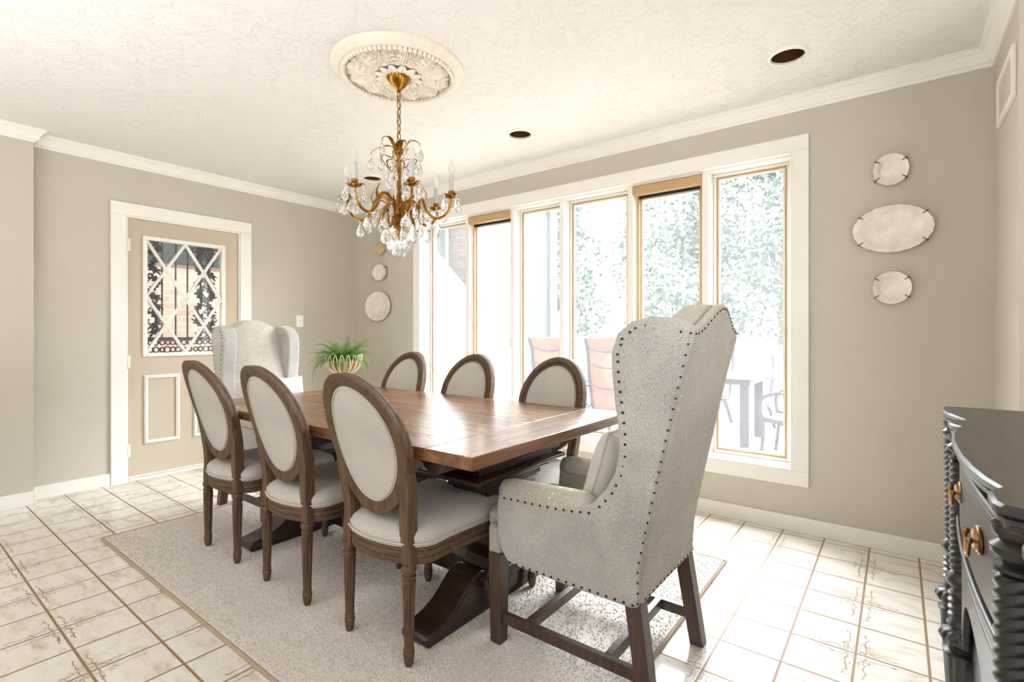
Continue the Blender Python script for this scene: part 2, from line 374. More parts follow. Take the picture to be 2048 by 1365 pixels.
def smoothpath(pts, n=8):
    P = [Vector(p) for p in pts]; out = []
    for i in range(len(P)-1):
        p0 = P[max(i-1, 0)]; p1 = P[i]; p2 = P[i+1]; p3 = P[min(i+2, len(P)-1)]
        for k in range(n):
            t = k/n; out.append(.5*((2*p1)+(p2-p0)*t+(2*p0-5*p1+4*p2-p3)*t*t+(3*p1-p0-3*p2+p3)*t**3))
    out.append(P[-1]); return out

# ------------------------------------------------------------------ the room
XR, ZC, JX, JY, RY = 5.064, 2.505, .112, -2.57, -.625
OX0, OX1, OZ0, OZ1 = 1.068, 4.214, .352, 2.192     # window opening
DY0, DY1, DZ1 = -2.032, -1.19, 2.047                  # door opening
struct(MB().box(-.25, 7.6, -8, .2, -.12, 0).build('floor', 'tile', smooth=False))
# ceiling with holes for the cans: simple slab (cans sit proud inside their trims)
ceil = struct(MB().box(-.3, 7.6, -8, .25, ZC+.0, ZC+.3).build('ceiling', 'ceiling', smooth=False))
cut = MB()
for _x, _y in ((4.272, -.528), (2.655, -.54), (1.044, -.538)): cut.lathe([(.078, -.1), (.078, .15)], Matrix.Translation((_x, _y, ZC)), 48)
cut = cut.build('cutter', 'ceiling')
_b = ceil.modifiers.new('cans', 'BOOLEAN'); _b.operation = 'DIFFERENCE'; _b.object = cut; _b.solver = 'EXACT'
_me = bpy.data.meshes.new_from_object(ceil.evaluated_get(bpy.context.evaluated_depsgraph_get())); ceil.modifiers.clear(); ceil.data = _me
bpy.data.objects.remove(cut)
wb = MB()
wb.box(-.2, OX0, 0, .2, 0, ZC).box(OX1, XR+.2, 0, .2, 0, ZC).box(OX0, OX1, 0, .2, 0, OZ0).box(OX0, OX1, 0, .2, OZ1, ZC)
struct(wb.build('wall_window', 'wall', smooth=False))
wb = MB()
wb.box(-.2, 0, DY1, 0, 0, ZC).box(-.2, 0, JY, DY0, 0, ZC).box(-.2, 0, DY0, DY1, DZ1, ZC).box(-.2, JX, -8, JY, 0, ZC)
struct(wb.build('wall_left', 'wall', smooth=False))
struct(MB().box(XR, 7.6, RY, 0, 0, ZC).build('wall_right', 'wall', smooth=False))
struct(MB().box(7.4, 7.6, -8, RY, 0, ZC).build('wall_far_right', 'wall', smooth=False))
struct(MB().box(-.2, 7.6, -8.2, -8, 0, ZC).build('wall_rear', 'wall', smooth=False))
# baseboards
BH, BT = .09, .014
def base(name, x0, x1, y0, y1): struct(MB().box(x0, x1, y0, y1, 0, BH).build(name, 'trim', bevel=.003))
base('baseboard_window', 0, XR, -BT, 0); base('baseboard_left', 0, BT, JY+BT+.0005, DY0-.099); base('baseboard_corner', 0, BT, DY1+.098, -BT)
base('baseboard_jog', JX, JX+BT, -8, JY-.0005); base('baseboard_right', XR-BT, XR, RY, -BT); base('baseboard_return', XR, 7.4, RY-BT, RY)
base('baseboard_step', 0, JX+BT, JY, JY+BT)
# crown moulding: profile (d = distance from wall, z)
CP = [(0, ZC-.085), (.008, ZC-.085), (.012, ZC-.074), (.022, ZC-.066), (.030, ZC-.046), (.042, ZC-.026), (.052, ZC-.020), (.056, ZC-.012), (.060, ZC-.010), (.060, ZC), (0, ZC)]
def crown(name, path, nrm):
    rr = []
    for p, n in zip(path, nrm): rr.append([Vector((p[0]+n[0]*d, p[1]+n[1]*d, z)) for d, z in CP])
    struct(MB().rings(rr).build(name, 'trim', angle=25))
crown('trim_1', [(0, 0), (XR, 0)], [(1, -1), (-1, -1)])
crown('trim_2', [(0, 0), (0, JY), (JX, JY), (JX, -8)], [(1, -1), (1, 1), (1, 1), (1, 1)])
crown('trim_3', [(XR, 0), (XR, RY), (7.4, RY)], [(-1, -1), (-1, -1), (-1, -1)])
# ---- window group
cw = .085
c = MB()
def frame_y(mb, x0, x1, z0, z1, w, y0, y1):
    mb.box(x0, x1, y0, y1, z1-w, z1).box(x0, x1, y0, y1, z0, z0+w).box(x0, x0+w, y0, y1, z0+w, z1-w).box(x1-w, x1, y0, y1, z0+w, z1-w); return mb
frame_y(c, OX0-cw, OX1+cw, OZ0-cw, OZ1+cw, cw, -.02, .0)
struct(c.build('trim_4', 'trim', bevel=.003))
c = MB()   # jamb liner with a stepped stop
frame_y(c, OX0, OX1, OZ0, OZ1, .006, -.018, .03)
frame_y(c, OX0+.0, OX1-.0, OZ0, OZ1, .016, .03, .2)
posts = [(1.626, 1.666), (2.134, 2.168), (2.614, 2.650), (3.181, 3.222), (3.694, 3.734)]
struct(c.build('window_1', 'trim', bevel=.002))
wi = bpy.data.objects['window_1']
for a, b in posts:
    p = MB(); p.box(a, b, .03, .20, OZ0+.016, OZ1-.016); p.box(a-.008, b+.008, .075, .20, OZ0+.016, OZ1-.016)
    p.build('mullion', 'trim', wi, bevel=.003)
lights = [(OX0+.016, 1.626), (1.666, 2.134), (2.168, 2.614), (2.650, 3.181), (3.222, 3.694), (3.734, OX1-.016)]
for i, (a, b) in enumerate(lights):
    z0, z1 = OZ0+.016, OZ1-.016
    if i in (1, 4):
        s = MB(); frame_y(s, a+.008, b-.008, z0, z1-.05, .018, .075, .14)
        s.build('casement_frame', 'tan', wi, bevel=.002)
        s = MB(); s.box(a-.006, b+.002, .022, .07, z1-.062, z1-.004); s.box(a-.002, b-.002, .026, .066, z1-.068, z1-.05)
        s.build('shade_cassette', 'tan', wi, bevel=.006)
        s = MB().box(a+.026, b-.026, .07, .085, z1-.085, z1-.062); s.build('gap_shade_strip', 'iron', wi)  # solid dark strip in place of the shaded gap under the cassette
        s = MB(); frame_y(s, a+.026, b-.026, z0+.018, z1-.075, .014, .10, .13); sash = s.build('sash', 'palevinyl', wi, bevel=.002)
        g = MB().box(a+.04, b-.04, .118, .121, z0+.03, z1-.088).build('glass_pane', 'pane', wi, smooth=False)
        la = MB().box(b-.05, b-.042, .09, .1, 1.02, 1.09).build('latch', 'iron', wi)
    else:
        s = MB(); frame_y(s, a+.008, b-.008, z0, z1, .022, .11, .16); s.build('sash_surround', 'trim', wi, bevel=.004)
        s = MB(); frame_y(s, a+.030, b-.030, z0+.022, z1-.022, .0045, .108, .125); s.build('tan_bead', 'bead', wi)
        s = MB(); frame_y(s, a+.036, b-.036, z0+.028, z1-.028, .014, .112, .135); s.build('sash', 'palevinyl', wi, bevel=.003)
        g = MB().box(a+.05, b-.05, .120, .123, z0+.042, z1-.042).build('glass_pane', 'pane', wi, smooth=False)
        cl = MB()
        for zz in (.8, 1.2, 1.62, 2.04):
            cl.box(a+.046, a+.054, .104, .114, zz, zz+.02); cl.box(b-.056, b-.048, .104, .114, zz-.04, zz-.015)
        cl.build('glazing_clip', 'grille', wi)
# ---- door
def frame_x(mb, y0, y1, z0, z1, w, x0, x1, bottom=True):
    mb.box(x0, x1, y0, y1, z1-w, z1).box(x0, x1, y0, y0+w, z0, z1-w).box(x0, x1, y1-w, y1, z0, z1-w)
    if bottom: mb.box(x0, x1, y0+w, y1-w, z0, z0+w)
    return mb
m = MB(); frame_x(m, DY0-.098, DY1+.095, 0, DZ1+.096, .096, 0, .02, False); struct(m.build('trim_5', 'trim', bevel=.003))
m = MB(); frame_x(m, DY0, DY1, 0, DZ1, .012, -.2, .004, False); struct(m.build('trim_6', 'trim'))
struct(MB().box(-.2, .012, DY0+.012, DY1-.012, 0, .018).build('trim_7', 'trim', bevel=.004))
LY0, LY1, LZ0, LZ1 = DY0+.014, DY1-.014, .034, DZ1-.014
GY0, GY1, GZ0, GZ1 = -1.895, -1.340, .985, 1.882
d = MB(); dx0, dx1 = -.052, -.008
d.box(dx0, dx1, LY0, GY0, LZ0, LZ1).box(dx0, dx1, GY1, LY1, LZ0, LZ1).box(dx0, dx1, GY0, GY1, LZ0, GZ0).box(dx0, dx1, GY0, GY1, GZ1, LZ1)
door = struct(d.build('door_1', 'doorpaint', smooth=False))
g = MB(); frame_x(g, GY0-.028, GY1+.028, GZ0-.028, GZ1+.028, .03, -.010, .008); g.build('glazing_frame', 'trim', door, bevel=.004)
MB().box(-.034, -.030, GY0, GY1, GZ0, GZ1).build('glass_pane', 'door_pane', door, smooth=False)
ym, zm = (GY0+GY1)/2, (GZ0+GZ1)/2
la = MB()
T = [(GY0, GZ1), (ym, GZ1), (GY1, GZ1), (GY0, zm), (GY1, zm), (GY0, GZ0), (ym, GZ0), (GY1, GZ0)]
for a, b in ((0, 7), (2, 5), (1, 3), (1, 4), (3, 6), (4, 6)):
    p, q = T[a], T[b]; v = Vector((0, q[0]-p[0], q[1]-p[1])); n = v.cross(Vector((1, 0, 0))).normalized()
    P0, P1 = Vector((0, p[0], p[1])), Vector((0, q[0], q[1])); e = Vector((.5, 0, 0))
    ring = lambda P: [P+n*.011+Vector((-.028, 0, 0)), P-n*.011+Vector((-.028, 0, 0)), P-n*.009+Vector((-.012, 0, 0)), P-n*.003+Vector((-.006, 0, 0)), P+n*.003+Vector((-.006, 0, 0)), P+n*.009+Vector((-.012, 0, 0))]
    la.rings([ring(P0), ring(P1)])
la.build('lattice', 'trim', door, angle=20)
for y0, y1 in ((-1.915, -1.668), (-1.565, -1.318)):
    pm = MB(); frame_x(pm, y0, y1, .272, .812, .026, -.010, .006); frame_x(pm, y0+.006, y1-.006, .278, .806, .010, .005, .012)
    pm.build('panel_moulding', 'trim', door, bevel=.003)
for z in (1.826, .92, .24):
    h = MB(); h.lathe([(.006, -.05), (.006, .05)], Matrix.Translation((.003, DY0+.014, z)), 10); h.box(-.006, -.002, DY0+.014, DY0+.03, z-.048, z+.048); h.build('hinge', 'trim', door)
MB().lathe([(0, 0), (.03, .0), (.03, .006), (.012, .01), (.012, .035), (.028, .045), (.028, .06), (.015, .07), (0, .072)], Matrix.Translation((-.008, LY1-.06, .95)) @ Matrix.Rotation(pi/2, 4, 'Y'), 20).build('door_knob', 'brasspull', door)
MB().box(-.012, -.004, LY0, LY1, .022, .036).build('door_sweep', 'grille', door)
# iron security door beyond
ir = thing('iron_screen_door', 'black wrought iron screen with oak leaf scrollwork outside the lattice door window', 'screen door', (-.19, ym, 0))
fr = MB(); frame_x(fr, -.415, .415, .02, 2.03, .035, -.012, .012); fr.box(-.012, .012, -.38, .38, 1.085, 1.11).box(-.012, .012, -.38, .38, 1.99, 2.0)
fr.build('frame', 'iron', ir)
for yy in (-.115, -.015, .075):
    MB().tube([(0, yy, 1.1), (0, yy, 2.0)], .007, 8).build('bar', 'iron', ir)
def leafpoly(cx, cz, L, ang, rr):
    pts = []; n = 34
    for k in range(n):
        t = 2*pi*k/n; q = L*(.62+.38*abs(cos(t)))*(.78+.26*cos(7*t+rr)); u = q*cos(t); v = q*.62*sin(t)
        pts.append((cx+u*cos(ang)-v*sin(ang), cz+u*sin(ang)+v*cos(ang)))
    return pts
for side, yc in (('l', -.205), ('r', .215)):
    sc = MB(); z = 1.15; k = 0
    while z < 1.98:
        for dy in (-.045, .04):
            sc.prism(leafpoly(yc+dy+R.uniform(-.01, .01), z+R.uniform(-.012, .012), R.uniform(.060, .078), R.choice([.6, 2.4, -.7, -2.3])+R.uniform(-.3, .3), R.uniform(0, 6)), lambda a, b, dd: (dd, a, b), -.004, .004)
        z += .075; k += 1
    pts = [(0, yc+.03*sin(q*26), 1.1+q) for q in [i*.03 for i in range(31)]]
    sc.tube(pts, .006, 6); sc.build('oak_leaf_scroll', 'iron', ir)
sc = MB()
for zc, ya, yb in ((1.035, -.37, .37), (1.90, .05, .33)):
    y = ya
    while y < yb:
        for dz in (-.03, .03):
            cyy, czz, q = y+R.uniform(-.006, .006), zc+dz, R.uniform(.016, .024)
            sc.tube([(0, cyy+q*cos(a), czz+q*sin(a)) for a in arc(12)[:-1]], .0065, 6, True)
        y += .042
sc.build('scroll_band', 'iron', ir)
# ------------------------------------------------------------------ wall plates
def plate(name, label, cx, cz, rx, rz, scal=0, nsc=0, mat='china', well=.62, clips=True):
    t = thing(name, label, 'plate', (cx, 0, cz), 0)
    prof = [(0, -.012), (well*.9, -.012), (well, -.015), (well*1.08, -.021), (.9, -.028), (.985, -.032), (1., -.030), (.985, -.026), (.9, -.022), (well, -.006), (0, -.004)]
    rr = []; N = 72
    for r, y in prof:
        rr.append([Vector(((rx*r*(1+scal*(r > .8)*cos(nsc*2*pi*k/N)))*cos(2*pi*k/N)+1e-5*cos(2*pi*k/N), y, (rz*r*(1+scal*(r > .8)*cos(nsc*2*pi*k/N)))*sin(2*pi*k/N)+1e-5*sin(2*pi*k/N))) for k in range(N)])
    MB().rings(rr).build('dish', mat, t, angle=50)
    if clips:
        for a in (.62, 2.52, 3.76, 5.66):
            q = Vector((cos(a)*rx, 0, sin(a)*rz)); n = Vector((cos(a), 0, sin(a)))
            MB().tube([q+n*.006+Vector((0, -.004, 0)), q+n*.006+Vector((0, -.033, 0)), q-n*.018+Vector((0, -.037, 0))], .0022, 6).build('wire_hanger_hook', 'nail', t)
    return t
plate('wall_plate', 'small round scalloped cream plate, highest of three right of the window', 4.671, 1.996, .076, .083, .012, 14)
plate('oval_platter', 'large oval cream platter with scalloped rim right of the window', 4.676, 1.688, .170, .123, .010, 22, well=.74)
plate('wall_plate', 'small round cream plate with plain rim, lowest of three right of the window', 4.675, 1.381, .083, .085, 0, 0)
plate('wall_plate', 'tiny tan plate high on the wall between room corner and window', .480, 2.002, .088, .062, 0, 0, 'china_tan', .8, False)
plate('wall_plate', 'scalloped cream plate with side hook, middle of the three in the corner', .478, 1.764, .110, .084, .022, 10, well=.7)
plate('wall_plate', 'biggest round pale plate, lowest of the three in the corner by the window', .450, 1.418, .205, .150, 0, 0, well=.6, clips=False)
# switch
s = thing('light_switch', 'white toggle light switch plate on the wall behind the far wing chair', 'light switch', (0, -.62, 1.26))
MB().box(0, .006, -.036, .036, -.058, .058).build('cover_plate', 'switch', s, bevel=.003)
MB().box(.005, .018, -.005, .005, -.004, .014).build('toggle', 'switch', s, bevel=.002)
# vent
v = thing('wall_vent', 'white rectangular air return grille high on the right wall', 'vent', (XR, -.383, 2.165))
m = MB(); frame_x(m, -.192, .192, -.103, .103, .026, -.014, 0); m.build('frame', 'trim', v, bevel=.003)
m = MB(); m.box(-.004, -.001, -.168, .168, -.08, .08)
for k in range(20): m.box(-.009, -.003, -.168, .168, -.078+k*.008, -.074+k*.008)
m.build('louvre', 'grille', v)
# recessed cans
for (x, y, lab) in ((4.272, -.528, 'recessed ceiling light with dark baffle, nearest the right wall'), (2.655, -.54, 'recessed ceiling light with dark baffle over the middle of the window'), (1.044, -.538, 'recessed ceiling light seen behind the chandelier candles')):
    t = thing('recessed_light', lab, 'ceiling light', (x, y, ZC), 0, 'recessed lights along the window wall')
    MB().torus([(.074, -.010), (.076, -.012), (.090, -.006), (.091, .0005), (.074, .0005)]).build('trim_ring', 'trim', t)
    MB().torus([(.0745, -.010), (.0745, .02), (.066, .10), (.066, .14), (.070, .14), (.0775, .10), (.0775, -.0)]).build('baffle', 'baffle', t)
    MB().lathe([(0, .085), (.03, .08), (.055, .09), (.0665, .13), (0, .139)], None, 32).build('reflector_lamp', 'lampglass', t)
# ------------------------------------------------------------------ rug
RX0, RX1, RY0, RY1 = 1.20, 4.02, -2.467, -.66
rg = thing('area_rug', 'beige speckled low pile area rug under the dining table', 'rug', ((RX0+RX1)/2, (RY0+RY1)/2, 0))
hx, hy = (RX1-RX0)/2, (RY1-RY0)/2
MB().box(-hx+.008, hx-.008, -hy+.008, hy-.008, .0005, .012).build('pile', 'rug', rg, bevel=.004)
m = MB()
m.tube([(-hx, -hy, .006), (hx, -hy, .006), (hx, hy, .006), (-hx, hy, .006)], .0075, 8, True)
m.build('edge_binding', 'binding', rg)
RZ = .012
# pile tufts (uncountable)
m = MB(); RT = random.Random(3)
for k in range(42000):
    x = RT.uniform(-hx+.012, hx-.012); y = RT.uniform(-hy+.012, hy-.012)
    if RT.random() > 1.15-.5*(y+hy)/(2*hy): continue
    a = RT.uniform(0, 2*pi); b = RT.uniform(.003, .0055); dx, dy = cos(a)*b, sin(a)*b; h = RT.uniform(.003, .007); ox, oy = RT.uniform(-.003, .003), RT.uniform(-.003, .003)
    v0, v1, v2, v3 = (m.bm.verts.new(p) for p in ((x-dx, y-dy, .0115), (x+dx, y+dy, .0115), (x-dy*.8, y+dx*.8, .0115), (x+ox, y+oy, .012+h)))
    m.bm.faces.new((v0, v1, v3)); m.bm.faces.new((v1, v2, v3)); m.bm.faces.new((v2, v0, v3))
tag(m.build('tufts', 'rug', rg, smooth=False), kind='stuff')
# ------------------------------------------------------------------ dining table
TX0, TX1, TY0, TY1, TZ = 1.63, 3.662, -2.150, -1.03, .762
tc_ = ((TX0+TX1)/2, (TY0+TY1)/2)
tb = thing('dining_table', 'long reddish brown plank trestle dining table in the room centre', 'table', (tc_[0], tc_[1], RZ))
L, W, TH = (TX1-TX0)/2, (TY1-TY0)/2, .043; H = TZ-RZ
MB().box(-L+.22, L-.22, -W+.004, W-.004, H-TH, H-.001).build('tabletop', 'table_x', tb, bevel=.003)
for s_ in (-1, 1):
    a, b = sorted((s_*L, s_*(L-.218))); MB().box(a, b, -W, W, H-TH, H).build('breadboard_end', 'table_y', tb, bevel=.004)
    for yy in (-W+.07, W-.07):
        pr = [(0, 0), (.16, 0), (.155, -.012), (.13, -.018), (.12, -.034), (.09, -.046), (.05, -.046), (.03, -.034), (.02, -.015)]
        MB().prism(pr, lambda u, v, dd: (s_*(L-.05-u-.08), yy+dd, H-TH+v), -.035, .035).build('corner_bracket', 'basewood', tb, bevel=.003)
for s_ in (-1, 1):
    px = s_*.655
    st = MB()
    for hw, dy, z0, z1 in ((.135, .27, .690, .706), (.155, .30, .673, .690), (.12, .25, .625, .673), (.15, .285, .608, .625), (.125, .25, .578, .608), (.165, .31, .562, .578), (.12, .24, .53, .562), (.10, .2, .50, .53)):
        st.box(px-hw, px+hw, -dy, dy, z0, z1)
    st.build('pedestal_capital', 'basewood', tb, bevel=.004)
    sh = MB(); prof = [(.085, .16, .10), (.10, .19, .115), (.10, .19, .15), (.075, .14, .165), (.065, .12, .2), (.085, .15, .27), (.09, .16, .33), (.075, .13, .40), (.065, .12, .43), (.09, .16, .445), (.09, .16, .46), (.1, .18, .50)]
    sh.rings([[Vector((px+a*q, b*r_, z)) for q, r_ in ((-1, -1), (1, -1), (1, 1), (-1, 1))] for a, b, z in prof]); sh.build('pedestal', 'basewood', tb, smooth=False, bevel=.004)
    for q in (-1, 1):
        pr = [(0, 0), (.46, 0), (.475, .012), (.475, .036), (.46, .048), (.42, .055), (.37, .066), (.32, .088), (.27, .128), (.235, .158), (.205, .172), (.17, .176), (.15, .168), (.12, .15), (0, .15)]
        MB().prism(pr, lambda u, v, dd: (px+dd, q*u, v), -.068, .068).build('scroll_foot', 'basewood', tb, bevel=.008)
MB().box(-.60, .60, -.075, .075, .06, .145).build('stretcher', 'basewood', tb, bevel=.004)
MB().box(-.655-.1, .655+.1, -.04, .04, .706, .7185).build('apron_rail', 'basewood', tb)
# ------------------------------------------------------------------ oval back chair
def yb(z): return -.2268-.165*max(0, (z-.40)/.62)**2.3
ZO, AO, BO = .743, .209, .257
def oval(th, a, b):
    s_, c_ = sin(th), cos(th); k = 1+.05*s_
    e = 1.04
    return a*k*math.copysign(abs(c_)**e, c_), ZO+b*math.copysign(abs(s_)**.97, s_)
def seat_outline(g=0.):
    pts = []
    # front edge bowed, round back
    for k in range(9): t = -1+k/4; pts.append((t*(.245+g), .255+g+.028*(1-t*t)))      # left->right along front
    for k in range(1, 7): t = k/7; pts.append((.245+g-.03*t-.012*sin(pi*t), .255+g-t*.40))
    for k in range(0, 13): a = -k/12*pi; pts.append(((.218+g)*cos(a), -.150+(.115+g)*sin(a)))
    for k in range(1, 7): t = 1-k/7; pts.append((-(.245+g-.03*t-.012*sin(pi*t)), .255+g-t*.40))
    return pts
def turned_leg(x, y, z1, top=.024, bot=.015, lean=(0, 0), block=.0):
    mt = Matrix.Translation((x, y, 0)); sh = Matrix.Identity(4); sh[0][2] = -lean[0]; sh[1][2] = -lean[1]; mt = Matrix.Translation((x+lean[0]*z1, y+lean[1]*z1, 0)) @ sh
    pr = [(.011, .001), (.0155, .012), (.017, .026), (.0195, .045), (.0195, .050), (.017, .053), (.0165, .056), (.0185, .059), (.0185, .062), (.0155, .065)]
    pr += [(bot+(top-bot)*t, .066+(z1-.055-.066)*t) for t in (0, .02, .25, .5, .75, .98, 1)]
    zz = z1-.055
    pr += [(top*.86, zz+.003), (top*.86, zz+.010), (top*1.02, zz+.012), (top*1.02, zz+.019), (top*.86, zz+.021), (top*.9, zz+.03), (top*1.1, zz+.036), (top*1.1, zz+.044), (top*.95, z1)]
    m = MB(); m.lathe(pr, mt, 40, 10, .16, (.068, z1-.057))
    if block: m.box(x-block, x+block, y-block*.8, y+block*.8, z1-.002, z1+.062)
    return m
def make_chair():
    t = thing('oval_back_dining_chair', '', 'chair')
    # seat rail
    m = MB(); prof = [(-.030, .342), (-.004, .342), (0, .347), (0, .360), (-.004, .364), (.001, .368), (.001, .383), (-.003, .387), (.002, .391), (.002, .400), (-.004, .404), (-.03, .404)]
    base_ = seat_outline(); out = []
    for i, (x, y) in enumerate(base_):
        p0 = Vector(base_[i-1]); p1 = Vector(base_[(i+1) % len(base_)]); tt = (p1-p0).normalized(); n = Vector((-tt.y, tt.x))
        out.append([Vector((x+n.x*dd, y+n.y*dd, z)) for dd, z in prof])
    m.rings(out, closed=True); m.build('seat_rail', 'oak_h', t)
    # cushion
    m = MB(); rr = []
    for g, z in ((-.012, .400), (-.002, .404), (.004, .418), (.004, .436), (-.004, .452), (-.03, .468), (-.07, .479), (-.13, .486), (-.19, .489)):
        f_ = 1+g/.24; rr.append([Vector((x*f_, (y-.04)*f_+.04, z)) for x, y in seat_outline()])
    m.rings(rr); cu = m.build('seat_cushion', 'linen', t, angle=80)
    m = MB()
    for z, g in ((.407, .003), (.415, .0065)): m.tube([(x*(1+g/.24), (y-.04)*(1+g/.24)+.04, z) for x, y in seat_outline()], .0035, 6, True)
    m.build('welting', 'linen', cu)
    # back frame ring with moulded front (front = +y side)
    N = 72; sec = [(0, .022), (.005, .028), (.012, .028), (.015, .024), (.018, .030), (.030, .034), (.036, .029), (.041, .031), (.047, .026), (.048, .016), (.046, .013), (.048, .010), (.048, -.010), (.044, -.014), (.006, -.014), (0, -.008)]
    rr = []
    for k in range(N):
        th = 2*pi*k/N; xo, zo = oval(th, AO, BO); xi, zi = oval(th, AO-.048, BO-.048)
        d = Vector((xo-xi, zo-zi)); d.normalize(); ring = []
        for q, dep in sec:
            u = Vector((xi, zi))+d*q; ring.append(Vector((u.x, yb(u.y)+dep, u.y)))
        rr.append(ring)
    m = MB(); m.rings(rr, closed=True); m.build('back_frame', 'oak', t)
    for s_ in (-1, 1):
        m = MB(); path = [(s_*.168, .345, .048), (s_*.166, .40, .045), (s_*.160, .45, .044), (s_*.160, .50, .046), (s_*.168, .56, .046), (s_*.177, .62, .040), (s_*.182, .67, .026), (s_*.184, .71, .006)]
        P = smoothpath([(a, b, w_) for a, b, w_ in path], 5); rr = []
        for p in P:
            w_ = p.z/2; z = p.y; y0 = yb(z) if z > .42 else yb(z)-.0
            dp0, dp1 = (-.0145, .028)
            rr.append([Vector((p.x-w_, y0+dp0, z)), Vector((p.x+w_, y0+dp0, z)), Vector((p.x+w_, y0+dp1, z)), Vector((p.x+w_*.5, y0+dp1+.004, z)), Vector((p.x, y0+dp1-.002, z)), Vector((p.x-w_*.5, y0+dp1+.004, z)), Vector((p.x-w_, y0+dp1, z))])
        m.rings(rr); m.build('back_post', 'oak', t, bevel=.003, bseg=2)
    # fabric panels, padded front and flat rear
    for nm, off, puff in (('back_panel_front', .012, .020), ('back_panel_rear', -.008, -.008)):
        rr = []
        for f_ in (1., .97, .9, .75, .5, .25, .02):
            ring = []
            for k in range(N):
                x, z = oval(2*pi*k/N, (AO-.046)*f_, (BO-.046)*f_)
                ring.append(Vector((x, yb(z)+off+puff*(1-f_**6)**.6, z)))
            rr.append(ring)
        m = MB(); m.rings(rr, caps=False); m.bm.faces.new([v for v in m.bm.verts][-N:]) ; pnl = m.build(nm, 'linen', t, angle=80, solid=.004)
        m = MB(); pts = []
        for k in range(N):
            x, z = oval(2*pi*k/N, AO-.054, BO-.054); pts.append((x, yb(z)+off+(puff*.62 if puff > 0 else -.007), z))
        m.tube(pts, .0028, 6, True); m.build('welting', 'linen', pnl)
    # legs
    for s_ in (-1, 1):
        turned_leg(s_*.168, -.226, .345, .0235, .0165, (0, 0), 0).build('leg', 'oak', t)
        m = turned_leg(s_*.215, .222, .312, .0255, .0165); m.box(s_*.215-.026, s_*.215+.026, .197, .25, .310, .352)
        for ax in (0, 1):
            rt_ = Matrix.Translation((s_*.215, .2505, .378)) @ Matrix.Rotation(pi/2, 4, 'X') if ax == 0 else Matrix.Translation((s_*.243, .225, .378)) @ Matrix.Rotation(pi/2, 4, 'Y')
            m.lathe([(.015, -.006), (.016, .003), (.012, .005), (.009, .003), (.006, .006), (0, .007)], rt_, 16)
        m.build('leg', 'oak', t)
    return t
ch = make_chair()
near = [(1.950, -1.928, 'oval back linen dining chair on the near side, farthest from the camera'),
        (2.578, -1.928, 'oval back linen dining chair in the middle of the near side'),
        (3.210, -1.928, 'oval back linen dining chair on the near side, closest to the camera')]
far = [(1.950, -1.236, 'oval back chair on the window side of the table, nearest the fern'),
       (2.555, -1.236, 'oval back chair in the middle of the window side of the table'),
       (3.185, -1.236, 'oval back chair on the window side nearest the big wing chair')]
for i, (x, y, lab) in enumerate(near):
    if i == 0:
        ch.location = (x, y, RZ); ch['label'] = lab; ch['group'] = 'oval back chairs around the table'
    else: copy_tree(ch, None, (x, y, RZ), 0, lab)
for x, y, lab in far: copy_tree(ch, None, (x, y, RZ), pi, lab)
